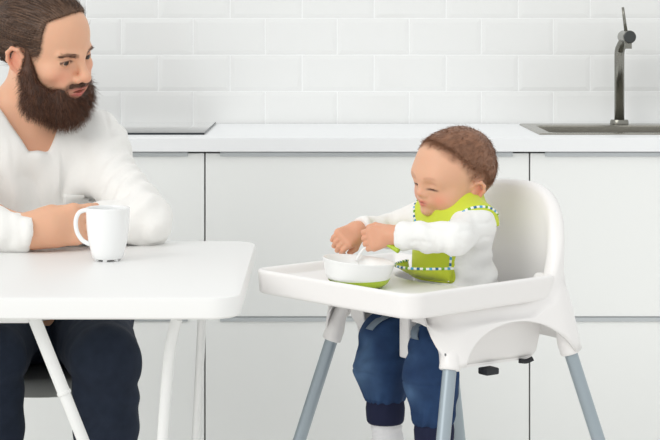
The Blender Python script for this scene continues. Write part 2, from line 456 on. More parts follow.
def tp(px, py, d): return Vector(((px-320)*d/F-cx, d-cy, CAMH-(py-27)*d/F))
def leg(name, pa, pb, d0, d1, r, collar=None):
    a = tp(*pa, d0); b = tp(*pb, d1); dirv = (b-a); a2 = a+dirv*((TZ-.036-a.z)/dirv.z); f = a+dirv*((.004-a.z)/dirv.z)
    bm = bmesh.new()
    if collar:
        c = a+dirv*collar; n = dirv.normalized()
        tube(bm, [a2, c], r, 20); tube(bm, [c-n*.004, c-n*.002, c+n*.002, c+.004*n], [r*.9, r*1.12, r*1.12, r*.9], 20); tube(bm, [c, f], r*.93, 20)
    else: tube(bm, [a2, f], r, 20)
    lg = from_bm(name, bm, M['tablemetal'], t, autosmooth=40)
    bm = bmesh.new(); tube(bm, [f+Vector((0, 0, .03)), f-Vector((0, 0, .004))], r*1.15, 16); from_bm('foot_cap', bm, M['seatgrey'], lg, autosmooth=40)
    return a2, f
leg('leg', (35, 320), (79, 430), 2.93, 2.93, .0108, .66)
pts_ = smooth_path([tp(177, 319, 2.99), tp(175, 326, 2.99), tp(170, 350, 2.99), tp(166.5, 385, 2.99), tp(162.5, 440, 2.99)], 5)
e_ = pts_[-1]+(tp(162.5, 440, 2.99)-tp(166, 395, 2.99))*((.004-pts_[-1].z)/(tp(162.5, 440, 2.99)-tp(166, 395, 2.99)).z)
bm = bmesh.new(); tube(bm, pts_+[e_], .0098, 20); lg = from_bm('leg', bm, M['tablemetal'], t, autosmooth=40)
bm = bmesh.new(); tube(bm, [e_+Vector((0, 0, .03)), e_-Vector((0, 0, .004))], .0112, 16); from_bm('foot_cap', bm, M['seatgrey'], lg, autosmooth=40)
leg('leg', (202, 320), (196, 440), 3.40, 3.40, .0085)
# mirrored far end of the table, outside the frame
for (xa, xb, yy) in ((-.48, -.50, -.22), (-.48, -.50, .21)):
    bm = bmesh.new(); tube(bm, [(xa, yy, TZ-.036), (xb, yy, 0)], .0098, 16); from_bm('leg', bm, M['tablemetal'], t, autosmooth=40)
bm = bmesh.new()
box(bm, (-.52, -.300, TZ-.0545), (tp(30, 320, 2.93).x, -.272, TZ-.0345), .003)
from_bm('rail', bm, M['tablemetal'], t, autosmooth=40)
bm = bmesh.new()
p = tp(170, 320, 2.99); q = tp(202, 320, 3.40)
tube(bm, [(p.x, p.y, TZ-.040), (q.x, q.y, TZ-.040)], .006, 12); from_bm('rail', bm, M['tablemetal'], t, autosmooth=40)

# mug
MX, MY = -.4000, 3.300
t = thing('mug', 'white ceramic mug standing on the table before the man', 'mug', (MX, MY, TZ))
bm = bmesh.new()
prof = [(0, .006), (.017, .006), (.018, .004), (.0245, .0035), (.0275, .006), (.0305, .018), (.0355, .040), (.0383, .062), (.0395, .085), (.0398, .100), (.0402, .1025), (.0397, .1045), (.0385, .105), (.0370, .1035), (.0368, .100), (.0362, .08), (.034, .045), (.029, .018), (.024, .011), (0, .009)]
lathe(bm, [(a_*1.04, b_*.955) for a_, b_ in prof], 64)
from_bm('cup', bm, M['ceramic'], t, smooth=True)
bm = bmesh.new()
for a in range(6):
    an = a*PI/3+.4; box(bm, (.021*math.cos(an)-.004, .021*math.sin(an)-.004, .0002), (.021*math.cos(an)+.004, .021*math.sin(an)+.004, .0046), .001)
from_bm('foot', bm, M['ceramic'], t)
bm = bmesh.new()
pts = smooth_path([(-.036, 0, .093), (-.044, .0, .0945), (-.055, .0, .089), (-.0605, .0, .074), (-.0585, .0, .055), (-.050, .0, .040), (-.040, .0, .033), (-.031, .0, .030)], 6)
tube(bm, pts, [.0042]*len(pts), 14)
from_bm('handle', bm, M['ceramic'], t, smooth=True)

# stool under the man
t = thing('stool', 'grey-seated stool the bearded man sits on', 'stool', (-.60, 3.87, 0))
bm = bmesh.new(); lathe(bm, [(0, .405), (.165, .405), (.178, .410), (.182, .425), (.178, .440), (.165, .446), (0, .446)], 48); from_bm('seat', bm, M['seatgrey'], t, smooth=True)
for sx in (-1, 1):
    for sy in (-1, 1):
        bm = bmesh.new(); tube(bm, [(sx*.125, sy*.09, .41), (sx*.145, sy*.13, 0)], .011, 14); from_bm('leg', bm, M['tablemetal'], t, autosmooth=40)

# ================================================================== HIGH CHAIR (local: x = sitter's right, y = forward)
HC = (.240, 3.265); HA = math.radians(124.5)
hc = thing('high_chair', 'white plastic high chair with grey metal legs holding the toddler', 'high chair', (HC[0], HC[1], 0), HA)
def plan(s, a=.172, yf=.150, yb=-.171, inn=.070):
    """closed-open U in plan, s 0..1 from front-left inward end round the back to front right; returns point and outward normal"""
    pts = []
    r = .035
    pts += [(-a+inn, yf), (-a+r, yf)]
    pts += [(-a+r-r*math.sin(k*PI/2/6), yf-r+r*math.cos(k*PI/2/6)) for k in range(1, 7)]
    yk = -.092
    pts += [(-a, yf-r-(yf-r-yk)*k/10) for k in range(1, 11)]
    e = 2.6
    for k in range(1, 25):
        an = PI/2*k/24; pts.append((-a*math.cos(an)**(2/e), yk-(yk-yb)*math.sin(an)**(2/e)))
    pts += [(-p[0], p[1]) for p in pts[-2::-1]]
    return pts
P0 = plan(0); ns = 2*len(P0)
Pn = np.array(P0); seg = np.r_[0, np.cumsum(np.linalg.norm(np.diff(Pn, axis=0), axis=1))]
S = np.linspace(0, seg[-1], 150); PX = np.interp(S, seg, Pn[:, 0]); PY = np.interp(S, seg, Pn[:, 1])
tg = np.gradient(np.stack([PX, PY], 1), axis=0); tg /= np.linalg.norm(tg, axis=1)[:, None]
for _ in range(3): tg[1:-1] = (tg[:-2]+tg[1:-1]*2+tg[2:])/4
NX, NY = -tg[:, 1]*-1, tg[:, 0]*-1      # outward
NX, NY = np.where(PX*0 == 0, tg[:, 1], 0)*1., -tg[:, 0]*1.
if (NX[75]*0+NY[75]) > 0: NX, NY = -NX, -NY
def top_h(x, y):
    if y > -.092: return .698+.028*sstep(-.04, -.092, np.array(y)).item()
    u = min(abs(x)/.172, 1); return .724+.172*(1-u**2.9)**(1/2.2)
def low_h(x, y):
    # outer skirt lower edge: .600 at the four sockets, arches between
    if abs(x) > .140 and y > -.150 and y < .140:           # side arch
        u = (y-(-.002))/.116; v = max(0, 1-u*u); return .600+.066*v**.55
    if y > .140: return .602+.095*sstep(.172, .118, np.array(abs(x))).item()**.7
    return .600
rows = []; faces = []
for i in range(150):
    x, y, nx, ny = PX[i], PY[i], NX[i], NY[i]
    T = top_h(x, y); Lo = low_h(x, y); back = sstep(-.03, -.16, np.array(y)).item(); fz = sstep(.10, .15, np.array(y)).item()
    prof = []
    ib = .585                                        # seat level
    def at(off, z): return (x+nx*off, y+ny*off-back*.30*max(z-.62, 0)*.10, z)
    prof.append(at(-.055+.0*back, ib-.0)); prof.append(at(-.046, ib+.010)); prof.append(at(-.040, ib+.04))
    prof.append(at(-.030, ib+(T-ib)*.5)); prof.append(at(-.026, T-.03)); prof.append(at(-.024, T-.010)); prof.append(at(-.020, T-.003))
    prof.append(at(-.014, T)); prof.append(at(-.007, T-.0005)); prof.append(at(-.001, T-.004)); prof.append(at(.002, T-.012)); prof.append(at(.003, T-.03))
    for k in range(1, 9):
        u = k/8; z = (T-.03)*(1-u)+Lo*u; fl = max(0, (.724-z))/.124
        prof.append(at(.003+(.022+.014*back)*fl**.8, z))
    rows.append(prof)
bm = bmesh.new(); vv = [[bm.verts.new(p) for p in r_] for r_ in rows]
for i in range(149):
    for j in range(len(rows[0])-1): bm.faces.new((vv[i][j], vv[i+1][j], vv[i+1][j+1], vv[i][j+1]))
o = from_bm('seat_shell', bm, M['plastic'], hc, smooth=True)
sm = o.modifiers.new('s', 'SOLIDIFY'); sm.thickness = .004; sm.offset = 0
# seat pan closing the bucket
bm = bmesh.new()
pan = [(rows[i][0][0]*1.02, min(rows[i][0][1], .088)) for i in range(8, 142)]
pan = [p for p in pan]
for z1, z2 in ((.580, .588),):
    A = [bm.verts.new((p[0], p[1], z1)) for p in pan]; B = [bm.verts.new((p[0], p[1], z2)) for p in pan]
    bm.faces.new(A); bm.faces.new(B[::-1])
    for k in range(len(pan)): bm.faces.new((A[k], A[(k+1) % len(pan)], B[(k+1) % len(pan)], B[k]))
from_bm('seat_pan', bm, M['plastic'], hc)
# bowl-shaped side cheeks of the seat visible through the arches
# sockets
for sx in (-1, 1):
    for sy in (-1, 1):
        tx, ty = sx*.178, sy*.140
        fx, fy = sx*.285, sy*.300
        dx, dy = (fx-tx)/.60, (fy-ty)/.60          # per metre down
        def lp(z): return (tx+dx*(.60-z), ty+dy*(.60-z), z)
        bm = bmesh.new(); tube(bm, smooth_path([(sx*.156, sy*.126, .672), lp(.645), lp(.620), lp(.603)], 5)+[lp(.596), lp(.594)], [.009+.0095*min(1, k_/11) for k_ in range(16)]+[.0185, .0170], 28)
        so = from_bm('leg_socket', bm, M['plastic'], hc, smooth=True)
        bm = bmesh.new(); q = Vector(lp(.622)); n = Vector((sx*.2 if sy > 0 else sx, sy if sy > 0 else 0, .0)).normalized()
        n = Vector((sx, .0, 0)) if sy < 0 else Vector((-.3 if sx < 0 else .3, 1, 0)).normalized()
        tube(bm, [q+n*.015, q+n*.0195, q+n*.0202], [.0032, .0032, .0018], 14); sc_ = from_bm('screw', bm, M['screw'], so, smooth=True)
        bm = bmesh.new(); tube(bm, [lp(.64), lp(.02)], .0122, 28); lg = from_bm('leg', bm, M['leg'], hc, autosmooth=40)
        bm = bmesh.new(); tube(bm, [lp(.035), lp(.008), lp(.0)], [.0145, .0155, .012], 20); from_bm('foot_cap', bm, M['plastic'], lg, autosmooth=40)
# tray (signed-distance solid)
def tray2d(x, y):
    ca, sa = math.cos(math.radians(6.5)), math.sin(math.radians(6.5))
    xr = (x+.004)*ca+(y-.272)*sa; yr = -(x+.004)*sa+(y-.272)*ca
    def rb(r):
        qx = abs(xr)-.2155+r; qy = abs(yr+.177)-.187+r
        return np.sqrt(np.maximum(qx, 0)**2+np.maximum(qy, 0)**2)+np.minimum(np.maximum(qx, qy), 0)-r
    o_ = np.where(yr+.177 < 0, rb(.022), rb(.036))
    yy = y+.06; c = (np.maximum(abs(x)/.128, 0)**2.8+np.maximum(yy/.135, 0)**2.8)**(1/2.8); cut = (c-1)*.125
    return -smin(-o_, cut.astype(float), .012), o_
fd = Field(axis(-.270, .270, .0025), axis(-.14, .34, .0025), axis(.680, .752, .0025))
def trayf(x, y, z):
    d2, od = tray2d(x+0*y, y+0*x)
    d2 = d2-(z-.735)*.10                              # slight draft on the wall
    slab = np.maximum(abs(z-.7175)-.0225, d2+0*z)
    e = np.sqrt(np.maximum(abs(z-.7175)-.0225+.006, 0)**2+np.maximum(d2+.006, 0)**2)+np.minimum(np.maximum(abs(z-.7175)-.0165, d2+.006), 0)-.006
    rec = np.maximum(od+.011+(.740-z)*.55, .7235-z)
    return -smin(-e, rec, .006)
fd.F = trayf(fd.x[:, None, None], fd.y[None, :, None], fd.z[None, None, :]).astype(np.float32)
V, Q = fd.mesh(); raw('tray', V, Q, M['plastic'], hc)
# crotch post and front lip
bm = bmesh.new(); box(bm, (-.024, .088, .585), (.006, .112, .700), .004, 3); from_bm('crotch_post', bm, M['plastic'], hc, autosmooth=40)
# straps
bm = bmesh.new(); box(bm, (-.132, -.012, .562), (-.106, .018, .5745), .003); b_ = from_bm('harness_buckle', bm, M['strap'], hc, autosmooth=40); b_['label'] = 'black harness buckle under the seat'
bm = bmesh.new(); tube(bm, smooth_path([(-.120, -.068, .579), (-.128, -.080, .578), (-.134, -.090, .583)], 4), .0045, 8); b_ = from_bm('harness_strap', bm, M['strap'], hc, smooth=True); b_['label'] = 'black harness strap end below the seat'

# bowl on the tray
TRZ = .7236
bw = thing('feeding_bowl', 'white toddler bowl with lime green base on the high chair tray', 'bowl', (.0655, 3.138, TRZ+.0052), 0)
bw.rotation_euler = (0, math.radians(5.5), 0)
BP = [(0, .043), (.002, .0478), (.006, .0525), (.010, .0556), (.016, .0580), (.024, .0603), (.034, .0628), (.0415, .0646)]
def br(z): return float(np.interp(z, [q[0] for q in BP], [q[1] for q in BP]))
bm = bmesh.new(); prof = [(0, .006), (br(.006)-.001, .006), (br(.010), .010), (br(.016), .016), (br(.024), .024), (br(.034), .034), (.0646, .0415), (.0652, .0430), (.0646, .0444), (.0632, .0436), (.0600, .034), (.0550, .018), (.048, .0115), (0, .0110)]
lathe(bm, prof, 72)
from_bm('rim', bm, M['bowlwhite'], bw, smooth=True)['label'] = 'white upper bowl'
bm = bmesh.new(); rings = []
for t_ in range(9):
    ring = []
    for k in range(72):
        an = 2*PI*k/72; h_ = .0105+.0060*math.cos(an); z_ = h_*t_/7 if t_ < 8 else h_; r_ = br(z_)+(.0009 if t_ < 8 else -.001)
        ring.append(bm.verts.new((r_*math.cos(an), r_*math.sin(an), z_)))
    rings.append(ring)
bm.faces.new(rings[0][::-1])
for A_, B_ in zip(rings, rings[1:]):
    for k in range(72): bm.faces.new((A_[k], A_[(k+1) % 72], B_[(k+1) % 72], B_[k]))
from_bm('base', bm, M['lime'], bw, autosmooth=60)['label'] = 'lime green non-slip base'
#PEOPLE
# ================================================================== MAN
MT = frame((-.62, 3.80, .80), (.41, -.91))                       # torso frame
MH = frame((-.5745, 3.685, 1.1395), (.84, -.54), pitch=12, roll=-11, sc=1.0)
man = thing('person', 'bearded man in white long-sleeved shirt and dark jeans seated at the table', 'person', (-.60, 3.85, 0))
HIPL, KNL, ANL = (-.515, 3.87, .535), (-.421, 3.43, .535), (-.425, 3.47, .09)
HIPR, KNR, ANR = (-.69, 3.90, .535), (-.652, 3.45, .535), (-.655, 3.50, .09)
SHL, ELL_, WRL = (-.497, 3.80, .926), (-.350, 3.548, .796), (-.600, 3.520, .783)
SHR, ELR, WRR = (-.800, 3.665, .955), (-.825, 3.435, .795), (-.568, 3.430, .790)
def torso(fd, infl=0, k=.06):
    for p, f in ((Ell((-.60, 3.90, .55), (.165, .12, .10)), W), (Ell((-.60, 3.805, .69), (.150, .130, .17)), W),
                 (Ell((0, .0, .05), (.168, .112, .155)), MT), (Ell((-.07, .055, .075), (.085, .06, .07)), MT), (Ell((.07, .055, .075), (.085, .06, .07)), MT),
                 (Cap(SHL, SHR, .058), W), (Cap((-.625, 3.765, 1.025), SHL, .045, .050), W), (Cap((-.625, 3.765, 1.025), SHR, .045, .050), W)):
        fd.add(p, k, f, infl)
HF = [(-.72, -.46, .0017), (3.55, 3.83, .0017), (.985, 1.26, .0017)]
xs_ = axis(-1.0, -.24, .007, [HF[0], (-.60, -.40, .0028)]); ys_ = axis(3.28, 4.06, .007, [(3.38, 3.50, .0028), HF[1]]); zs_ = axis(-.01, 1.27, .009, [(.74, .86, .0028), HF[2]])
fd = Field(xs_, ys_, zs_)
torso(fd, -.004)
for a, b, c, f0 in ((HIPL, KNL, ANL, (-.40, 3.36, .03)), (HIPR, KNR, ANR, (-.66, 3.38, .03))):
    fd.add(Cap(a, b, .075, .055), .03); fd.add(Cap(b, c, .052, .035), .02); fd.add(Cap(c, f0, .035, .028), .02)
for a, b, c in ((SHL, ELL_, WRL), (SHR, ELR, WRR)):
    fd.add(Cap(a, b, .048, .038), .03); fd.add(Cap(b, c, .040, .027), .02)
# right hand (edge on the table, lies against the left forearm), palm towards him
def hand(fd, wr, kn, up, back, L=.085, wide=.040, th=.014, curl=.5, k=.008, sc=1., thumb=True, tup=.45):
    """wr wrist, kn knuckle centre, up = towards index side, back = towards back of hand"""
    wr, kn, up, back = [np.array(v, float) for v in (wr, kn, up, back)]
    d = kn-wr; d /= np.linalg.norm(d); up = up-(up@d)*d; up /= np.linalg.norm(up); back = back-(back@d)*d-(back@up)*up; back /= np.linalg.norm(back)
    for t in (-.75, -.25, .25, .75):
        fd.add(Cap(wr+up*t*wide*.55, kn+up*t*wide, th*1.15, th), k*1.6)
    fd.add(Cap(wr+up*wide*.3-back*th*.4, (wr+kn)/2+up*wide*.75-back*th*.8, th*1.2, th*1.2), k*1.6)
    Ls = [.92, 1., .95, .75]; out = []
    for i, t in enumerate((.78, .26, -.26, -.76)):
        r = th*(.62 if i < 3 else .54); b0 = kn+up*t*wide; dd = d.copy(); ang = curl; p = b0; chain = [p]
        for j, fr_ in enumerate((.45, .32, .23)):
            ca, sa = math.cos(ang*(j+.6)), math.sin(ang*(j+.6)); q = p+(d*ca-back*sa)*L*fr_*Ls[i]
            fd.add(Cap(p, q, r*(1-.08*j), r*(1-.08*(j+1))), k*.35 if j else k*.8); p = q; chain.append(p)
        out.append(chain)
    if thumb:
        t0 = wr+(kn-wr)*.28+up*wide*.75-back*th*.5; t1 = t0+(d*.62+up*tup-back*.45)*L*.48; t2 = t1+(d*.9+up*.0-back*.35)*L*.36
        fd.add(Cap(t0, t1, th*.85, th*.72), k); fd.add(Cap(t1, t2, th*.72, th*.60), k*.5)
    return out
hand(fd, (-.566, 3.430, .791), (-.482, 3.444, .802), (-.12, .1, 1), (0, -1, .05), L=.082, wide=.037, th=.0145, curl=.62, tup=.12)
fd.add(Cap(WRR, (-.53, 3.433, .794), .032, .033, (1, 1.15, 1)), .02)
# left hand lies behind the right forearm
hand(fd, WRL, (-.690, 3.515, .783), (-.1, .3, 1), (.1, -1, .6), L=.085, wide=.036, th=.0145, curl=.35)
# neck and head
fd.add(Cap((-.628, 3.758, .99), MH.w((0, -.030, -.05)), .060, .056), .035)
fd.add(Cap(MH.w((.05, -.02, -.04)), (-.60, 3.70, .985), .016, .012), .03)
def head_man(fd, fr):
    A = lambda p, k=.012: fd.add(p, k, fr)
    A(Ell((0, -.014, .042), (.0745, .097, .083)), .02)
    A(Ell((0, .030, .040), (.062, .062, .066)), .03)
    A(Ell((0, .026, -.030), (.058, .062, .075)), .03)
    A(Ell((0, .022, -.072), (.050, .060, .040)), .03)
    A(Ell((0, .068, -.096), (.024, .018, .018)), .025)
    A(Cap((-.042, .077, .016), (-.012, .090, .013), .008, .009)); A(Cap((.042, .077, .016), (.012, .090, .013), .008, .009))
    for s in (-1, 1):
        A(Ell((s*.044, .058, -.024), (.022, .024, .018)), .022)
        A(Ell((s*.024, .080, -.045), (.018, .014, .018)), .018)
        fd.sub(Ell((s*.033, .096, .000), (.019, .013, .0125)), .012, fr)
        # lids: a ball around the eye minus the opening
        A(Ell((s*.0325, .0745, .0005), (.0150, .0142, .0130)), .003)
        fd.sub(Ell((s*.0325, .0905, -.0010), (.0132, .0085, .0054)), .0015, fr)
    A(Cap((0, .088, .012), (0, .107, -.028), .0068, .0095), .012)
    A(Ell((0, .1090, -.034), (.0118, .0122, .0108)), .008)
    for s in (-1, 1):
        A(Ell((s*.0138, .0975, -.0375), (.0086, .0112, .0085)), .005)
        fd.sub(Ell((s*.0070, .1045, -.0455), (.0042, .0058, .004)), .0015, fr)
    # mouth: slight smile
    A(Ell((0, .078, -.060), (.029, .018, .016)), .015)
    for s in (-1, 1):
        A(Cap((0, .0955, -.0605), (s*.030, .0800, -.0515), .0036, .0022), .004)
        A(Cap((0, .0925, -.0725), (s*.028, .0800, -.0600), .0046, .0024), .004)
    fd.sub(Ell((0, .0985, -.0655), (.022, .0110, .0030)), .002, fr)
    # ears
    for s in (-1, 1):
        c = np.array((s*.0775, -.008, -.009))
        pts = [(0, .012, .014), (.006, .004, .027), (.010, -.010, .029), (.012, -.020, .018), (.011, -.020, .002), (.007, -.010, -.014), (.002, .002, -.024), (-.001, .008, -.024), (-.001, .010, -.014)]
        P = [c+np.array((s*p[0], p[1], p[2])) for p in pts]
        for a, b in zip(P, P[1:]): A(Cap(a, b, .0042, .0042), .003)
        A(Ell(c+np.array((s*.001, -.004, .002)), (.0042, .016, .022)), .006)
        A(Ell(c+np.array((s*.003, .009, -.002)), (.004, .004, .007)), .003)
head_man(fd, MH)
V, Q = fd.mesh(); del fd
def man_color(V):
    n = len(V); col = np.tile(np.array(rgb(229, 178, 147)), (n, 1))
    P = np.stack(MH.loc(V[:, 0], V[:, 1], V[:, 2]), 1)
    for s in (-1, 1):
        col = mixc(col, rgb(224, 138, 114), .55*gauss(P, (s*.042, .072, -.03), (.022, .03, .016)))
        col = mixc(col, rgb(214, 128, 104), .75*gauss(P, (s*.086, -.014, -.007), (.008, .022, .030)))
        # eyebrow
        arch = P[:, 2]-(.0125+.004*np.sin((np.abs(P[:, 0])-.012)/.036*PI*.8))
        w = np.exp(-(arch/.0046)**4)*sstep(.009, .014, P[:, 0]*s)*sstep(.054, .044, P[:, 0]*s)*(P[:, 1] > .04)
        col = mixc(col, rgb(110, 74, 54), .60*w)
        # lash line
        E = P-np.array((s*.0325, .0905, -.001)); rr_ = np.sqrt((E[:, 0]/.0135)**2+(E[:, 2]/.0052)**2)
        w = np.exp(-((rr_-1.0)/.27)**2)*(E[:, 1] > -.012)*np.where(E[:, 2] > -.001, 1, .35)
        col = mixc(col, rgb(62, 38, 30), .9*w)
        col = mixc(col, rgb(186, 124, 98), .5*np.exp(-((P[:, 2]-.0085-.10*(.033-np.abs(P[:, 0])))/.0016)**2)*sstep(.016, .024, P[:, 0]*s)*sstep(.052, .044, P[:, 0]*s)*(P[:, 1] > .05))
        col = mixc(col, rgb(196, 140, 116), .35*gauss(P, (s*.032, .086, -.012), (.015, .02, .005)))
    col = mixc(col, rgb(220, 140, 118), .5*gauss(P, (0, .112, -.036), (.013, .016, .010)))
    L = (gauss(P, (0, .095, -.0590), (.030, .020, .0036))+gauss(P, (0, .094, -.0720), (.028, .020, .0055)))
    col = mixc(col, rgb(196, 104, 100), np.clip(L*1.2, 0, .9))
    col = mixc(col, rgb(120, 60, 56), np.clip(gauss(P, (0, .090, -.0655), (.022, .012, .0024))*1.1, 0, .85))
    col = mixc(col, rgb(212, 150, 120), .4*sstep(.99, .93, V[:, 2])*(V[:, 2] > .86))
    # stubble under the beard and hair root shading belong to the hair
    return col
from mathutils.bvhtree import BVHTree
btm = BVHTree.FromPolygons([tuple(v) for v in V], [tuple(q) for q in Q])
body = raw('body', V-np.array(man.location), Q, M['skin'], man, man_color(V))
def eyeball(name, fr, c, r, par, origin, look, iris=(70, 50, 36), ir=.66):
    c = np.array(c); bm = bmesh.new(); bmesh.ops.create_uvsphere(bm, u_segments=40, v_segments=28, radius=r); me = bpy.data.meshes.new(name); bm.to_mesh(me); bm.free()
    V = np.array([v.co for v in me.vertices]); l = np.array(look, float); l /= np.linalg.norm(l); a = V@l/r
    col = np.tile(np.array(rgb(206, 198, 192)), (len(V), 1)); col = mixc(col, rgb(*iris), sstep(1-ir*ir*.62, 1-ir*ir*.50, a)); col = mixc(col, rgb(16, 12, 12), sstep(1-ir*ir*.14, 1-ir*ir*.10, a))
    ca = me.color_attributes.new('Col', 'FLOAT_COLOR', 'POINT'); cc = np.ones((len(V), 4), dtype=np.float32); cc[:, :3] = col; ca.data.foreach_set('color', cc.ravel())
    Wv = np.array([fr.w(c+v) for v in V])-np.array(origin); me.vertices.foreach_set('co', Wv.astype(np.float32).ravel())
    return link(name, me, M['eye'], par)
for s in (-1, 1): eyeball('eye', MH, (s*.0325, .0745, .0), .0124, man, man.location, (-.05, 1, -.12))

# --- hair, slicked back
def hair_shell(P):     # mask >0 inside the hair area (head-local coordinates)
    x, y, z = np.abs(P[:, 0]), P[:, 1], P[:, 2]
    return 0
fd = Field(axis(-.78, -.46, .0026), axis(3.56, 3.88, .0026), axis(1.03, 1.27, .0022))
fd.add(Ell((0, -.016, .045), (.0795, .1015, .0865)), .02, MH)
fd.add(Ell((0, .026, .046), (.066, .066, .067)), .03, MH)
fd.add(Ell((0, -.075, .015), (.060, .050, .062)), .03, MH)
fd.add(Ell((0, -.125, .052), (.034, .034, .036)), .012, MH)
def hairkeep(X, Y, Z):
    x, y, z = MH.loc(X, Y, Z); ax = abs(x)
    # front hairline: plane leaning back; temples recede; sideburn; nape
    yl = .047+1.55*np.maximum(z-.084, 0)-.45*np.maximum(.030-z, 0)-.10*np.maximum(ax-.055, 0)
    front = (y-yl)*.75; side = -1.
    low = -(z-(-.012-.55*np.maximum(-y-.02, 0)))
    ear = .029-np.sqrt((y+.008)**2+(z+.004)**2)+.0*x
    ear = np.where((ax > .055), ear, -1)
    return smax(smax(front, low, .01), ear, .008)
def smax(a, b, k): return -smin(-a, -b, k)
fd.cut(hairkeep, .003)
V, Q = fd.mesh(); N = vnormals(V, Q)
P = np.stack(MH.loc(V[:, 0], V[:, 1], V[:, 2]), 1)
# combed grooves running back towards the bun
def comb_uv(P):
    bun = np.array((0, -.125, .052)); d = P-bun; ang = np.arctan2(d[:, 0], d[:, 2]+.02); return ang
g_ = comb_uv(P)
grv = .0011*np.sin(g_*95+6*noise(P, 18))+.0008*np.sin(g_*210+5*noise(P, 30))+.0014*noise(P*np.array((1, .35, 1)), 60)
V2 = V+N*grv[:, None]
base = np.array(rgb(66, 47, 37)); hi = np.array(rgb(160, 120, 90))
t_ = .5+.5*np.sin(g_*120+7*noise(P, 15)); cv = base*(1-t_[:, None]*.45)+hi*(t_[:, None]*.45)
hc_parts = [(V2, Q, cv)]
idx = RNG.choice(len(V), 5200)
rt = V[idx]+N[idx]*.0002; bunw = MH.w((0, -.125, .052)); dd = bunw-rt; dd -= (dd*N[idx]).sum(1)[:, None]*N[idx]; dd /= np.linalg.norm(dd, axis=1)[:, None]; dd += N[idx]*.05
cc_ = base*(.6+.8*RNG.random((len(idx), 1)))+.6*(hi-base)*RNG.random((len(idx), 1))**3
hc_parts.append(strands(rt, dd, .022+.02*RNG.random(len(idx)), .00042, cc_, curl=.04))
Vh, Qh, Ch = merge(*hc_parts)
hair = raw('hair', Vh-np.array(man.location), Qh, M['hair'], man, Ch); hair['label'] = 'brown hair combed back'
hV, hQ = hc_parts[0][0], hc_parts[0][1]
# --- beard
fd = Field(axis(-.70, -.44, .0022), axis(3.52, 3.78, .0022), axis(.94, 1.15, .0022))
A = lambda p, k=.015: fd.add(p, k, MH)
A(Ell((0, .034, -.098), (.056, .058, .040)), .02); A(Ell((0, .057, -.108), (.043, .039, .037)), .02)
for s in (-1, 1):
    A(Cap((s*.0720, .012, .030), (s*.0665, .010, -.030), .0040, .010), .012)
    A(Cap((s*.0665, .008, -.030), (s*.055, .026, -.088), .014, .030), .02)
    A(Cap((s*.053, .042, -.070), (s*.036, .072, -.086), .014, .018), .02)
    A(Cap((0, .1015, -.0495), (s*.026, .0890, -.0500), .0060, .0058), .006)
    A(Cap((s*.026, .0890, -.0500), (s*.042, .070, -.068), .0060, .010), .008)
fd.sub(Ell((0, .102, -.0660), (.0305, .030, .0098)), .003, MH)
V, Q = fd.mesh(); N = vnormals(V, Q); P = np.stack(MH.loc(V[:, 0], V[:, 1], V[:, 2]), 1)
bb = np.array(rgb(92, 63, 49)); bh = np.array(rgb(150, 104, 78))
V2 = V+N*(.0016*noise(P*np.array((1, 1, .4)), 110)+.0022*noise(P, 45))[:, None]
cv = bb*(.8+.35*noise(P*np.array((1, 1, .3)), 120)[:, None])
keep = ~((np.abs(P[:, 0]) < .030) & (P[:, 1] > .075) & (np.abs(P[:, 2]+.066) < .0115))
cand = np.nonzero(keep)[0]; idx = RNG.choice(cand, 9000)
dd = N[idx]*.75+np.array(MH.R[:, 1])*.12+np.array((0, 0, -.75))+.28*RNG.normal(size=(9000, 3))
up_ = (P[idx, 2] > -.058) & (P[idx, 1] > .068)
side_ = np.sign(P[idx, 0]+.001*RNG.normal(size=9000))[:, None]*MH.R[:, 0][None]
dd[up_] = (side_*.9+N[idx]*.25+np.array((0, 0, -.28)))[up_]+.1*RNG.normal(size=(int(up_.sum()), 3))
ln = (.010+.014*RNG.random(9000))*sstep(.02, -.07, P[idx, 2])+.005; ln[up_] = .008
cc_ = bb*(.55+.7*RNG.random((9000, 1)))+.75*(bh-bb)*RNG.random((9000, 1))**2.5
Vb, Qb, Cb = merge((V2, Q, cv), strands(V[idx]-N[idx]*.001, dd, ln, .00048, cc_, gravity=(0, 0, -.3), curl=.14))
o = raw('beard', Vb-np.array(man.location), Qb, M['hair'], man, Cb); o['label'] = 'full dark brown beard and moustache'
# hair roots and stubble where hair meets skin
def root_paint(ob, org, V, col, sel, trees):
    for tree_, c_, far in trees:
        for i in np.nonzero(sel)[0]:
            h = tree_.find_nearest(Vector(V[i]), far)
            if h[0] is not None:
                w = .75*max(0, 1-h[3]/far)**1.5; col[i] = col[i]*(1-w)+np.array(c_)*w
    cc = np.ones((len(V), 4), dtype=np.float32); cc[:, :3] = col; ob.data.color_attributes['Col'].data.foreach_set('color', cc.ravel())
Vbody = np.array([v.co for v in body.data.vertices])+np.array(man.location); Pb = np.stack(MH.loc(Vbody[:, 0], Vbody[:, 1], Vbody[:, 2]), 1)
def near_shell(fld): return BVHTree.FromPolygons([tuple(v) for v in fld[0]], [tuple(q) for q in fld[1]])
root_paint(body, man.location, Vbody, man_color(Vbody), (np.abs(Pb[:, 2]) < .13) & (Pb[:, 1] > -.04) & (np.abs(Pb[:, 0]) < .078), ((near_shell((hV, hQ)), rgb(96, 70, 54), .0065), (near_shell((V, Q)), rgb(120, 84, 66), .0075)))
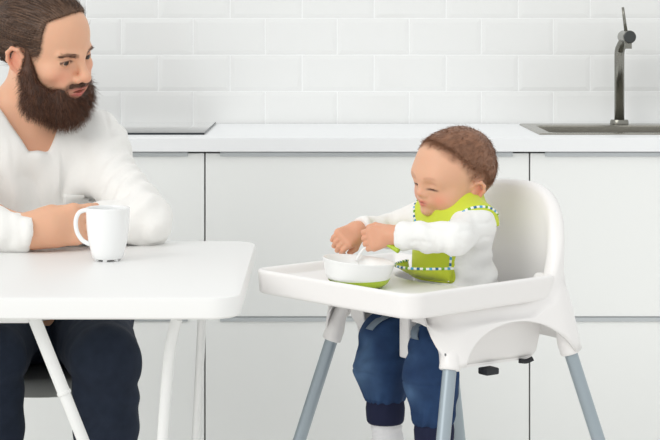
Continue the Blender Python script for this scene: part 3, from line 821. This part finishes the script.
# eyebrow hairs
for s in (-1, 1):
    Pe = []
    u = RNG.random(150); x = s*(.013+.036*u); z = .0125+.004*np.sin(u*PI*.8)+.0026*RNG.normal(size=150)*(1-.5*u); y = .0935-.55*(np.abs(x)-.012)**1.2*1.25
    Pe = np.stack([x, y, z], 1); We = np.array([np.array(btm.find_nearest(Vector(MH.w(p)))[0]) for p in Pe]); de = np.sign(Pe[:, :1])*MH.R[:, 0][None]*1.0+MH.R[:, 1][None]*-.35+np.array((0, 0, .25))+.2*RNG.normal(size=(len(Pe), 3))
    Ve, Qe, Ce = strands(We, de, .008, .00036, np.tile(bb*1.15, (len(Pe), 1)))
    raw('eyebrow', Ve-np.array(man.location), Qe, M['hair'], man, Ce)

# --- shirt
fd = Field(axis(-1.0, -.24, .0042), axis(3.30, 4.04, .0042), axis(.56, 1.09, .0040))
torso(fd, .012, .05)
fd.add(Ell((0, .02, -.11), (.165, .125, .10)), .06, MT)
for a, b, c, r0, r1, r2 in ((SHL, ELL_, WRL, .061, .051, .0335), (SHR, ELR, (-.556, 3.4303, .791), .064, .050, .0395)):
    fd.add(Cap(a, b, r0, r1), .05); fd.add(Cap(b, c, r1, r2), .012)
# cuff end
def cuffcut(x, y, z): return rbox(x, y, z, (-.45, 3.43, .80), (.128, .062, .09), .004)
sl_ = Fn(lambda x, y, z: np.where(y < 3.478, -.0, .05)+0*x*z, (0, 0, 0), .1)
fd.cut(lambda X, Y, Z: np.where((Y < 3.479) & (Z < .90), X+.562-.22*(Z-.79), -.05), .003)
# neckline: open V
def vcut(x, y, z):
    zb = .128
    w = .021+.52*np.maximum(z-zb, 0)
    d = np.maximum(np.maximum(abs(x-.026)-w, zb-z), -(y+.005))
    return d
fd.sub(Fn(vcut, (0, .1, .25), .30), .010, MT)
fd.sub(Cap((-.629, 3.752, .985), (-.612, 3.725, 1.10), .074, .080), .008)
V, Q = fd.mesh(); N = vnormals(V, Q)
T = np.stack(MT.loc(V[:, 0], V[:, 1], V[:, 2]), 1)
# soft folds: drape from shoulders, rings at the elbow and cuffs
f = np.zeros(len(V))
ua = np.array(ELL_)-np.array(SHL); uL = np.linalg.norm(ua); t_ = (V-np.array(SHL))@ua/uL**2
arm = sstep(-.470+.0, -.43, V[:, 0]-.15*(V[:, 2]-.95))*(V[:, 2] < 1.0)
f += arm*(.0030*np.sin(t_*34+V[:, 0]*60+4*noise(V, 9))+.0030*noise(V*np.array((1, 1, 1.8)), 26))
rs_ = (V[:, 1] < 3.479)*(V[:, 2] < .87)
f += rs_*(.0022*np.sin(V[:, 0]*150+3*noise(V, 20)+V[:, 2]*40))*sstep(-.585, -.61, V[:, 0])
fr_ = (T[:, 1] > 0)*(1-arm)
f -= fr_*.0035*np.exp(-((T[:, 0]+.128+.10*(T[:, 2]-.05)**2)/.0050)**2)*sstep(-.08, -.03, T[:, 2])
f += fr_*1.5*(.0045*np.sin(T[:, 0]*55+T[:, 2]*-22*np.sign(T[:, 0]+.02)+3.5*noise(T, 7))*sstep(.18, .02, T[:, 2])+.0035*noise(T*np.array((1.6, 1, .7)), 22))
f -= (.0085*np.maximum(0, .32-np.abs(noise(T*np.array((1.5, .8, .62))+3., 12)))*fr_*sstep(.20, .10, T[:, 2]))
f -= .0095*np.maximum(0, .30-np.abs(noise(V*np.array((1.0, .7, 1.3))+1., 13)))*np.clip(arm+rs_, 0, 1)
# fold fans from the elbow crease up the upper arm
V2 = V+N*f[:, None]
V2 = relax(V2, Q, 1, .5)
shirt = raw('shirt', V2-np.array(man.location), Q, M['shirt'], man); shirt['label'] = 'white long-sleeved shirt with open V neckline'
# neckline hem + chest pocket laid on the cloth
from mathutils.bvhtree import BVHTree
bvh = BVHTree.FromPolygons([tuple(v) for v in V2], [tuple(q) for q in Q])
def drape(fr, pts, d=(0, -1, 0), off=.001, start=.15, tree=None):
    out = []
    dw = Vector(fr.R @ np.array(d, float)).normalized()
    for p in pts:
        h = (tree or bvh).ray_cast(Vector(fr.w(p))-dw*start, dw)
        if h[0] is not None: out.append((h[0]+h[1]*off, h[1]))
    return out
def patch(name, fr, x0, x1, z0, z1, n, m_, off, mat_, par, origin, tree=None, flap=None, lab=None, d=(0, -1, 0)):
    bm = bmesh.new(); g = []
    for i in range(n+1):
        r_ = []
        for j in range(m_+1):
            h = drape(fr, [(x0+(x1-x0)*i/n, .0, z0+(z1-z0)*j/m_)], d, off, .16, tree)
            if not h: bm.free(); return None
            e = 0 if flap is None else flap(i/n, j/m_)
            r_.append(bm.verts.new(h[0][0]+h[0][1]*e-Vector(origin)))
        g.append(r_)
    for i in range(n):
        for j in range(m_): bm.faces.new((g[i][j], g[i+1][j], g[i+1][j+1], g[i][j+1]))
    o = from_bm(name, bm, mat_, par, smooth=True); s_ = o.modifiers.new('s', 'SOLIDIFY'); s_.thickness = .0014; s_.offset = 0
    if lab: o['label'] = lab
    return o
pk = patch('pocket', MT, -.108, -.026, -.04, .038, 14, 12, .0022, M['shirt'], shirt, man.location, flap=lambda u, v: .0016*(v > .97)+.0022*(.80 < v < .97))
# --- jeans
fd = Field(axis(-.90, -.32, .005), axis(3.33, 4.05, .005), axis(.05, .68, .005))
fd.add(Ell((-.60, 3.90, .555), (.185, .135, .115)), .04)
for a, b, c in ((HIPL, KNL, ANL), (HIPR, KNR, ANR)):
    fd.add(Cap(a, b, .090, .070), .04); fd.add(Cap(b, (b[0], b[1]+.02, b[2]-.13), .068, .061), .01); fd.add(Cap((b[0], b[1]+.02, b[2]-.13), c, .061, .053), .02)
fd.cut(lambda X, Y, Z: .10-Z+0*X, .003)
V, Q = fd.mesh(); N = vnormals(V, Q)
f = .0030*np.sin(V[:, 2]*95+V[:, 0]*50+4*noise(V, 10))*np.exp(-((V[:, 2]-.46)/.06)**2)+.0022*noise(V*np.array((1, 1, .6)), 18)+.0010*noise(V, 45)
V = V+N*f[:, None]; jeans = raw('jeans', relax(V, Q, 1)-np.array(man.location), Q, M['jeans'], man); jeans['label'] = 'dark blue denim jeans'
for c, f0 in ((ANL, (-.405, 3.30, .03)), (ANR, (-.665, 3.33, .03))):
    fd = Field(axis(c[0]-.09, c[0]+.09, .006), axis(3.2, 3.62, .006), axis(-.01, .16, .006))
    fd.add(Cap((c[0], c[1]+.015, .05), (f0[0], f0[1], .035), .046, .042, (1.05, 1, 1)), .02); fd.add(Cap((c[0], c[1], .06), (c[0], c[1], .10), .05, .05), .03)
    fd.cut(lambda X, Y, Z: .003-Z+0*X+0*Y, .002); V, Q = fd.mesh(); raw('shoe', V-np.array(man.location), Q, M['shoe'], man)

def smax(a, b, k): return -smin(-a, -b, k)
def babyline(x, y, z):
    ax = abs(x)
    yl = .012+.90*np.maximum(z-.008, 0)
    front = (y-yl)*.8
    low = -(z+.050+.25*(y+.03)); ear = np.where(ax > .05, .0215-np.sqrt((y+.008)**2+(z+.026)**2), -1)
    return smax(smax(front, low, .01), ear, .008)
# ================================================================== TODDLER (high-chair local frame, carried into the world)
cosA, sinA = math.cos(HA), math.sin(HA)
HCF = Frame((HC[0], HC[1], 0), [[cosA, -sinA, 0], [sinA, cosA, 0], [0, 0, 1]])
tod = thing('person', 'toddler in lime green bib and blue denim trousers sitting in high chair', 'person', (HC[0], HC[1], .59), HA)
TO = np.array((0, 0, .59))
BH = frame((0.002, -.010, .920), (0, 1), pitch=9, roll=9, sc=.91)
hL, kL, aL = (-.048, -.005, .638), (-.066, .082, .612), (-.068, .088, .425)
hR, kR, aR = (.048, -.005, .638), (.074, .092, .612), (.066, .098, .44)
sL, eL, wL = (-.064, .0, .824), (-.108, .070, .812), (-.010, .146, .812)
sR, eR, wR = (.086, -.022, .826), (.116, .058, .800), (.091, .145, .810)
def btorso(fd, infl=0, k=.03):
    for p in (Ell((0, -.03, .638), (.085, .075, .055)), Ell((0, -.016, .70), (.078, .068, .075)), Ell((0, -.012, .775), (.074, .056, .07)), Cap((-.062, -.012, .826), (.062, -.012, .826), .033)):
        fd.add(p, k, W, infl)
fd = Field(axis(-.17, .17, .004, [(-.085, .13, .0015), ]), axis(-.12, .25, .004, [(-.10, .085, .0015), (.085, .235, .0015)]), axis(.33, 1.02, .005, [(.775, .835, .0018), (.835, 1.01, .0015)]))
btorso(fd, -.003)
for a, b, c in ((hL, kL, aL), (hR, kR, aR)):
    fd.add(Cap(a, b, .045, .034), .02); fd.add(Cap(b, c, .033, .021), .010); fd.add(Cap((c[0], c[1]-.01, c[2]-.04), (c[0], c[1]+.055, c[2]-.055), .018, .015), .01); fd.add(Cap(c, (c[0], c[1]-.01, c[2]-.04), .021, .018), .01)
for a, b, c in ((sL, eL, wL), (sR, eR, wR)):
    fd.add(Cap(a, b, .030, .025), .02); fd.add(Cap(b, c, .025, .019), .012)
# hands: left fist round the spoon, right hand hanging relaxed over the bowl
hand(fd, (-.010, .146, .812), (.008, .170, .806), (.25, -.1, 1), (-.7, .55, .40), L=.042, wide=.0205, th=.0085, curl=.95, k=.0038)
hand(fd, (.091, .145, .810), (.086, .178, .799), (-.55, -.25, -.55), (-.55, .30, .75), L=.038, wide=.0200, th=.0088, curl=1.02, k=.0038)
fd.add(Cap((0, -.028, .83), (0, -.022, .88), .036, .036), .02)
def head_baby(fd, fr):
    A = lambda p, k=.012: fd.add(p, k, fr)
    A(Ell((0, -.016, .022), (.0665, .0800, .0660)), .02); A(Ell((0, -.044, -.014), (.0508, .0485, .047)), .03)
    A(Ell((0, .026, .016), (.0560, .0500, .0500)), .03)
    A(Ell((0, .022, -.026), (.0520, .0500, .0450)), .03)
    A(Ell((0, .010, -.040), (.044, .050, .035)), .03)
    for s in (-1, 1):
        A(Ell((s*.031, .041, -.043), (.025, .025, .024)), .016)
        A(Cap((s*.030, .064, .004), (s*.014, .068, .003), .006, .006), .03)
        fd.sub(Ell((s*.0265, .0835, -.010), (.014, .0085, .009)), .010, fr)
        A(Ell((s*.0262, .0625, -.0115), (.0118, .0118, .0110)), .003)
        fd.sub(Ell((s*.0262, .0755, -.0175), (.0098, .0050, .0016)), .001, fr)
    A(Ell((0, .068, -.068), (.0150, .0125, .0115)), .014)
    A(Cap((0, .072, -.004), (0, .080, -.024), .0048, .0066), .010)
    A(Ell((0, .0835, -.0285), (.0078, .0080, .0070)), .006)
    for s in (-1, 1):
        A(Ell((s*.0088, .0775, -.0305), (.0055, .0068, .0052)), .005); fd.sub(Ell((s*.0042, .0815, -.0355), (.0022, .0032, .0022)), .0015, fr)
    A(Ell((0, .068, -.046), (.020, .014, .012)), .012)
    for s in (-1, 1):
        A(Cap((0, .0825, -.0445), (s*.014, .0735, -.0470), .0030, .0018), .003); A(Cap((0, .0795, -.0530), (s*.011, .0725, -.0495), .0036, .0018), .003)
    fd.sub(Ell((0, .0840, -.0490), (.014, .0060, .0010)), .0012, fr)
    for s in (-1, 1):
        c = np.array((s*.0630, -.008, -.030))
        pts = [(0, .010, .010), (.006, .004, .019), (.010, -.007, .020), (.012, -.014, .011), (.011, -.013, .0), (.006, -.006, -.011), (.001, .003, -.017), (-.001, .007, -.016), (-.001, .008, -.008)]
        P = [c+np.array((s*p[0], p[1], p[2])) for p in pts]
        for a, b in zip(P, P[1:]): A(Cap(a, b, .0034, .0034), .0025)
        A(Ell(c+np.array((s*.001, -.003, .002)), (.0062, .0130, .0175)), .003)
        A(Ell(c+np.array((s*.0025, .0075, -.002)), (.0034, .0032, .005)), .003)
head_baby(fd, BH)
V, Q = fd.mesh(); del fd
P = np.stack(BH.loc(V[:, 0], V[:, 1], V[:, 2]), 1)
col = np.tile(np.array(rgb(224, 174, 144)), (len(V), 1))
for s in (-1, 1):
    col = mixc(col, rgb(232, 146, 122), .60*gauss(P, (s*.036, .060, -.040), (.018, .024, .014)))
    col = mixc(col, rgb(216, 124, 100), .70*gauss(P, (s*.071, -.011, -.029), (.006, .016, .020)))
    arch = P[:, 2]-(.0035+.0045*np.sin((np.abs(P[:, 0])-.010)/.030*PI*.8))
    w = np.exp(-(arch/.0030)**4)*sstep(.009, .015, P[:, 0]*s)*sstep(.044, .034, P[:, 0]*s)*(P[:, 1] > .03)
    col = mixc(col, rgb(172, 118, 92), .30*w)
    E = P-np.array((s*.0262, .0755, -.0178)); w = np.exp(-(E[:, 2]/.0023)**2)*np.exp(-(E[:, 0]/.0128)**6)*(E[:, 1] > -.012)
    col = mixc(col, rgb(58, 36, 30), .9*w)
    col = mixc(col, rgb(206, 140, 116), .4*gauss(P, (s*.026, .072, -.004), (.012, .01, .003)))
L = gauss(P, (0, .080, -.0455), (.013, .012, .0028))+gauss(P, (0, .078, -.0530), (.011, .012, .0036))
col = mixc(col, rgb(208, 112, 104), np.clip(L*1.1, 0, .8))
col = mixc(col, rgb(140, 62, 58), .7*gauss(P, (0, .078, -.0490), (.013, .012, .0011)))
col = mixc(col, rgb(222, 152, 128), .5*gauss(P, (0, .086, -.029), (.009, .010, .007)))
hm = (V[:, 1] > .11)&(V[:, 2] > .76); col[hm] = np.array(rgb(220, 164, 134))
ed_ = babyline(P[:, 0], P[:, 1], P[:, 2])+.006*noise(P, 70)
sc_m = sstep(.010, -.018, ed_)*(V[:, 2] > .85)*(np.abs(P[:, 0]) < .075)
col = mixc(col, rgb(134, 94, 70), .88*sc_m)
raw('body', V-TO, Q, M['skin'], tod, col)
Nb = vnormals(V, Q); bandp = np.clip((.010-ed_)/.030, 0, 1)**1.5*(ed_ > -.03)*sc_m; bi = RNG.choice(len(V), 5200, p=bandp/bandp.sum()); bandV, bandN, bandP = V[bi], Nb[bi], P[bi]; bandW = np.clip((.008-ed_[bi])/.022, .35, 1)
for s in (-1, 1): eyeball('eye', BH, (s*.0262, .0628, -.0118), .0104, tod, TO, (-.1, 1, -.75), (70, 46, 34), .6)
# hair
fd = Field(axis(-.085, .085, .002), axis(-.12, .09, .002), axis(.86, 1.02, .002))
fd.add(Ell((0, -.0162, .0222), (.0678, .0813, .0674)), .02, BH); fd.add(Ell((0, .024, .018), (.0570, .0500, .0510)), .03, BH); fd.add(Ell((0, -.045, -.014), (.052, .050, .048)), .03, BH)
fd.cut(lambda X, Y, Z: babyline(*BH.loc(X, Y, Z))+.017, .004)
V, Q = fd.mesh(); N = vnormals(V, Q); P = np.stack(BH.loc(V[:, 0], V[:, 1], V[:, 2]), 1)
edge = babyline(P[:, 0], P[:, 1], P[:, 2])
V2 = V-N*(.0018*sstep(-.034, -.018, edge))[:, None]+N*(.0007*noise(P*np.array((1, .4, 1)), 160)+.0007*noise(P, 60))[:, None]
hb = np.array(rgb(134, 94, 70)); cv = hb*(1+.25*noise(P*np.array((1.3, .4, 1)), 90)[:, None]); 
idx = RNG.choice(len(V), 8500)
crown = np.array((0, -.075, .055)); d0 = P[idx]-crown; d0 /= np.linalg.norm(d0, axis=1)[:, None]
dw = d0@BH.R.T; dw -= (dw*N[idx]).sum(1)[:, None]*N[idx]; dw /= np.linalg.norm(dw, axis=1)[:, None]+1e-9; dw += N[idx]*.10+.16*RNG.normal(size=dw.shape)
d1 = bandP-crown; d1 /= np.linalg.norm(d1, axis=1)[:, None]; d1w = d1@BH.R.T; d1w -= (d1w*bandN).sum(1)[:, None]*bandN; d1w /= np.linalg.norm(d1w, axis=1)[:, None]; d1w += bandN*.10+.20*RNG.normal(size=d1w.shape)
band = strands(bandV-bandN*.0003, d1w, (.005+.006*RNG.random(len(bandV)))*bandW, .00022, hb*(1.05+.5*RNG.random((len(bandV), 1))), curl=.10)
Vh, Qh, Ch = merge((V2, Q, cv), band, strands(V2[idx]-N[idx]*.0006, dw, (.008+.007*RNG.random(len(idx))), .00026, hb*(.75+.6*RNG.random((len(idx), 1))), curl=.10))
o = raw('hair', Vh-TO, Qh, M['hair'], tod, Ch); o['label'] = 'short fine brown hair'
# shirt
fd = Field(axis(-.17, .17, .003), axis(-.13, .16, .003), axis(.64, .88, .003))
btorso(fd, .008)
for a, b, c, r0, r1, r2 in ((sL, eL, (-.026, .136, .812), .031, .031, .0255), (sR, eR, (.0925, .132, .812), .036, .031, .0255)):
    fd.add(Cap(a, b, r0, r1), .025); fd.add(Cap(b, c, r1, r2), .010)
for c, w_ in (((-.026, .136, .812), wL), ((.0925, .132, .812), wR)):
    n = np.array(w_)-np.array(c); n /= np.linalg.norm(n)
    fd.cut(lambda X, Y, Z, c=c, n=n: np.where((X-c[0])**2+(Y-c[1])**2+(Z-c[2])**2 < .05**2, (X-c[0])*n[0]+(Y-c[1])*n[1]+(Z-c[2])*n[2]-.004, -.03), .003)
fd.sub(Cap((0, -.028, .84), (0, -.020, .90), .040, .042), .006)
V, Q = fd.mesh(); N = vnormals(V, Q)
f = .0022*np.sin(V[:, 2]*150+V[:, 1]*60+4*noise(V, 18))*sstep(.80, .76, V[:, 2])+.0024*noise(V*np.array((1, 1, 1.5)), 40)+.0014*np.sin(V[:, 1]*190+V[:, 0]*120+3*noise(V, 25))*sstep(.06, .10, V[:, 1])
f -= .0070*np.maximum(0, .32-np.abs(noise(V*np.array((1, .9, 1.5))+2., 26)))
V2 = relax(V+N*f[:, None], Q, 1); bshirt = raw('shirt', V2-TO, Q, M['babyshirt'], tod); bshirt['label'] = 'white long-sleeved top'
# trousers, ribbed cuffs, socks
def dcol(V):
    c = np.tile(np.array(rgb(44, 70, 108)), (len(V), 1)); n = noise(V, 30)
    c = mixc(c, rgb(104, 134, 166), np.clip(.30+.45*n, 0, .7)*sstep(.12, .16, V[:, 1])*(V[:, 2] > .5)); return mixc(c, rgb(28, 44, 74), np.clip(.3-.4*n, 0, .6))
fd = Field(axis(-.14, .14, .0028), axis(-.13, .20, .0028), axis(.455, .74, .0028))
fd.add(Ell((0, -.03, .645), (.100, .085, .058)), .03)
for a, b, c in ((hL, kL, aL), (hR, kR, aR)):
    fd.add(Cap(a, b, .052, .046), .03); fd.add(Cap(b, (b[0], b[1]+.012, b[2]-.055), .045, .0475), .008); fd.add(Cap((b[0], b[1]+.012, b[2]-.055), (c[0], c[1], .512 if c is aR else .494), .0465, .041), .018)
fd.cut(lambda X, Y, Z: .488-.016*(X < 0)-Z+0*Y, .010)
V, Q = fd.mesh(); N = vnormals(V, Q)
f = .0028*noise(V*np.array((1, 1, 1.4)), 34)+.0022*np.sin(V[:, 2]*140+V[:, 0]*90+4*noise(V, 20))*sstep(.54, .60, V[:, 2])+.0016*np.sin(np.arctan2(V[:, 1]-.12, np.abs(V[:, 0])-.068)*12)*sstep(.53, .49, V[:, 2])
f -= .0022*np.exp(-((V[:, 2]-(.552))/.0022)**2)*(V[:, 1] > .08)
V2 = V+N*f[:, None]; V_p, Q_p = V2, Q; pants = raw('trousers', V2-TO, Q, M['babyjeans'], tod, dcol(V2)); pants['label'] = 'blue denim trousers'
for c in (aL, aR):
    bm = bmesh.new()
    n = 60; rings = []
    for z_, r_ in ((.500, .031), (.492, .0345), (.480, .0360), (.465, .0352), (.456, .0340), (.452, .0310), (.456, .027)):
        rings.append([bm.verts.new((c[0]+(r_+.0007*(k % 2))*math.cos(2*PI*k/n), c[1]+(r_+.0007*(k % 2))*math.sin(2*PI*k/n), z_-.59-(.017 if c is aL else 0))) for k in range(n)])
    for A_, B_ in zip(rings, rings[1:]):
        for k in range(n): bm.faces.new((A_[k], A_[(k+1) % n], B_[(k+1) % n], B_[k]))
    cf = from_bm('trouser_cuff', bm, M['cuff'], pants, smooth=True); cf['label'] = 'dark navy ribbed cuff'
    fd = Field(axis(c[0]-.05, c[0]+.05, .0028), axis(.07, .24, .0028), axis(.33, .485, .0028))
    fd.add(Cap((c[0], c[1], .475), (c[0], c[1]-.008, c[2]-.035), .0295, .0275), .015); fd.add(Cap((c[0], c[1]-.010, c[2]-.040), (c[0], c[1]+.062, c[2]-.056), .0265, .0235), .015)
    V, Q = fd.mesh(); N = vnormals(V, Q); V = V+N*(.0012*np.sin(V[:, 2]*420+5*noise(V, 25))*sstep(.40, .43, V[:, 2])+.001*noise(V, 60))[:, None]
    raw('sock', V-TO, Q, M['sock'], tod)
# bib
bib_o = []
fd = Field(axis(-.12, .12, .0026), axis(-.13, .14, .0026), axis(.70, .885, .0026))
btorso(fd, .0130); fd.add(Cap((0, -.028, .835), (0, -.020, .870), .048, .050), .03)
def bibkeep(X, Y, Z):
    r = np.sqrt((X/1.12)**2+((Y+.024)/.98)**2)
    collar = np.maximum(r-.083, .823-Z-.12*np.maximum(Y+.02, 0)) + 0*Z
    panel = np.maximum(np.maximum(abs(X)-.060, -.004-Y), .722-Z)
    return np.minimum(collar, panel)
fd.cut(bibkeep, .003)
fd.sub(Cap((0, -.028, .84), (0, -.020, .90), .0405, .0425), .004)
V, Q = fd.mesh(); N = vnormals(V, Q); V2 = relax(V+N*(.0016*noise(V, 30))[:, None], Q, 1)
bib = raw('bib', V2-TO, Q, M['bib'], tod); bib['label'] = 'lime green bib with striped trim'
btree = BVHTree.FromPolygons([tuple(v) for v in V2], [tuple(q) for q in Q])
# catch pocket at the lower front of the bib
bm = bmesh.new(); g = []
NP = 36
rim = []
for i in range(NP+1):
    u = -1+2*i/NP; col_ = []
    for j in range(9):
        v = j/8; w_ = (1-abs(u)**2.6); bul = .010+.060*w_*(v**.8)
        x = u*(.062+.006*v); y = .042-.008*u*u+bul; z = .7245+.026*v-.0*w_
        col_.append(bm.verts.new((x, y, z-.59)))
    rim.append((x, y, z)); g.append(col_)
for i in range(NP):
    for j in range(8): bm.faces.new((g[i][j], g[i+1][j], g[i+1][j+1], g[i][j+1]))
pkb = from_bm('bib_pocket', bm, M['bib'], bib, smooth=True); s_ = pkb.modifiers.new('s', 'SOLIDIFY'); s_.thickness = .002; s_.offset = 0
TC = [rgb(244, 246, 244), rgb(90, 170, 214), rgb(244, 246, 244), rgb(120, 176, 60), rgb(244, 246, 244), rgb(52, 112, 160)]
def trim(pts, r=.0024, step=.0055, c0=0):
    pts = [Vector(p) for p in pts]; L = 0; out = [pts[0]]; cs = []
    V = []; Q = []; Cc = []; rings = 0; prev = None; n = 8
    # resample
    d = [0]
    for a, b in zip(pts, pts[1:]): d.append(d[-1]+(b-a).length)
    k = max(2, int(d[-1]/(step/2))); res = [Vector([np.interp(d[-1]*i/k, d, [p[e] for p in pts]) for e in range(3)]) for i in range(k+1)]
    for i in range(k):
        a, b = res[i], res[i+1]; t = (b-a).normalized(); s1 = t.cross(Vector((0, .3, 1))).normalized(); s2 = t.cross(s1); base_ = len(V)
        for p in (a-t*.0002, b+t*.0002):
            for q in range(n): V.append(p+r*(math.cos(2*PI*q/n)*s1+math.sin(2*PI*q/n)*s2)); Cc.append(TC[(i//2+c0) % 6])
        for q in range(n): Q.append((base_+q, base_+(q+1) % n, base_+n+(q+1) % n, base_+n+q))
    o = raw('edging', np.array(V)-TO, np.array(Q), M['trim'], bib, np.array(Cc)); o['label'] = 'white, blue and green striped edging'
    return o
trim(rim)
ed = []
for i in range(30):        # side edge of the panel
    h = btree.ray_cast(Vector((-.30, .0+.0, .724+.11*i/29)), Vector((1, .04, 0)))
    h = btree.ray_cast(Vector((-.0575, .30, .726+.10*i/29)), Vector((0, -1, 0)))
    if h[0] is None: continue
    ed.append(h[0]+Vector((-.0005, .0005, 0)))
trim(ed, .0022)
ed = []
for i in range(60):        # collar edge over the shoulders and round the back
    an = math.radians(20+320*i/59+90-0)
    x, y = .0985*math.cos(an), -.024+.0862*math.sin(an)
    best = None
    for q in range(30):
        f_ = .55+.5*q/29
        h = btree.ray_cast(Vector((x*f_, -.024+(y+.024)*f_, 1.0)), Vector((0, 0, -1)))
        if h[0] is not None and h[0].z > .812 and h[1].z > .25: best = h[0]+h[1]*.0003
    if best is not None: ed.append(best)
if len(ed) > 4: trim(ed, .0024, c0=2)
# tray-side harness seen between the legs
pf = BVHTree.FromPolygons([tuple(v) for v in (V_p)], [tuple(q) for q in Q_p])
for (x_, y_, z_) in ((.040, .16, .640), (-.040, .16, .640)):
    bm = bmesh.new(); sec = []
    for i in range(9):
        h = pf.ray_cast(Vector((x_-.25*.012*i*(1 if x_ < 0 else -1), .30, z_+.034-.0055*i)), Vector((0, -1, -.0)))
        if h[0] is None: h = (Vector((x_, .10, z_+.034-.0055*i)), Vector((0, 1, 0)))
        q = h[0]+h[1]*.0025
        sec.append([bm.verts.new(q+Vector((w_, 0, -.59))) for w_ in (-.010, -.003, .003, .010)])
    for A_, B_ in zip(sec, sec[1:]):
        for k in range(3): bm.faces.new((A_[k], A_[k+1], B_[k+1], B_[k]))
    bm.transform(Matrix.Translation((0, 0, .59)))
    o = from_bm('harness_strap', bm, M['strapgrey'], hc, smooth=True); s_ = o.modifiers.new('s', 'SOLIDIFY'); s_.thickness = .002; o['label'] = 'blue grey harness strap over the lap'
# spoon
sp = thing('feeding_spoon', 'small lime and white spoon gripped in the toddler\'s left fist', 'spoon', (0, 0, 0))
SF = HCF
bm = bmesh.new()
pts = smooth_path([(-.036, .144, .786), (-.022, .150, .793), (.0, .162, .800), (.026, .176, .786), (.040, .184, .764)], 8)
tube(bm, [Vector(SF.w(p)) for p in pts[:22]], [.0046 if i < 8 else .0034 for i in range(22)], 12)
bn = bmesh.new(); tube(bn, [Vector(SF.w(p)) for p in pts[21:]], .0026, 12); from_bm('spoon_neck', bn, M['bowlwhite'], sp, smooth=True)
from_bm('spoon_handle', bm, M['lime'], sp, smooth=True)['label'] = 'lime green handle'
bm = bmesh.new(); bmesh.ops.create_uvsphere(bm, u_segments=24, v_segments=14, radius=1)
for v in bm.verts:
    v.co = Vector((v.co.x*.016, v.co.y*.0115, (v.co.z*.006 if v.co.z < 0 else v.co.z*-.001)))
mt = Matrix.Translation(Vector(SF.w((.046, .188, .7505)))) @ Matrix.Rotation(math.radians(215), 4, 'Z') @ Matrix.Rotation(math.radians(50), 4, 'Y')
bm.transform(mt); from_bm('spoon_bowl', bm, M['bowlwhite'], sp, smooth=True)
c_ = Vector(SF.w((0, .158, .802))); sp.location = c_
for ch in sp.children: 
    ch.data.transform(Matrix.Translation(-c_))
# ================================================================== LIGHT
w = bpy.data.worlds.new('world'); bpy.context.scene.world = w; w.use_nodes = True
nt = w.node_tree; bg = nt.nodes['Background']; bg.inputs['Color'].default_value = (.985, .995, .985, 1); bg.inputs['Strength'].default_value = .91
def sun(name, d, e, ang, col):
    l = bpy.data.lights.new(name, 'SUN'); l.energy = e; l.angle = math.radians(ang); l.color = col
    o = bpy.data.objects.new(name, l); C.objects.link(o); o.location = (0, 0, 3)
    o.rotation_euler = Vector(d).to_track_quat('-Z', 'Y').to_euler(); return o
sun('daylight', (.90, .85, -.72), .98, 36, (1, .985, .96))
vs = bpy.context.scene.view_settings; vs.view_transform = 'Standard'; vs.look = 'None'; vs.gamma = 1; vs.exposure = 0; vs.use_curve_mapping = False
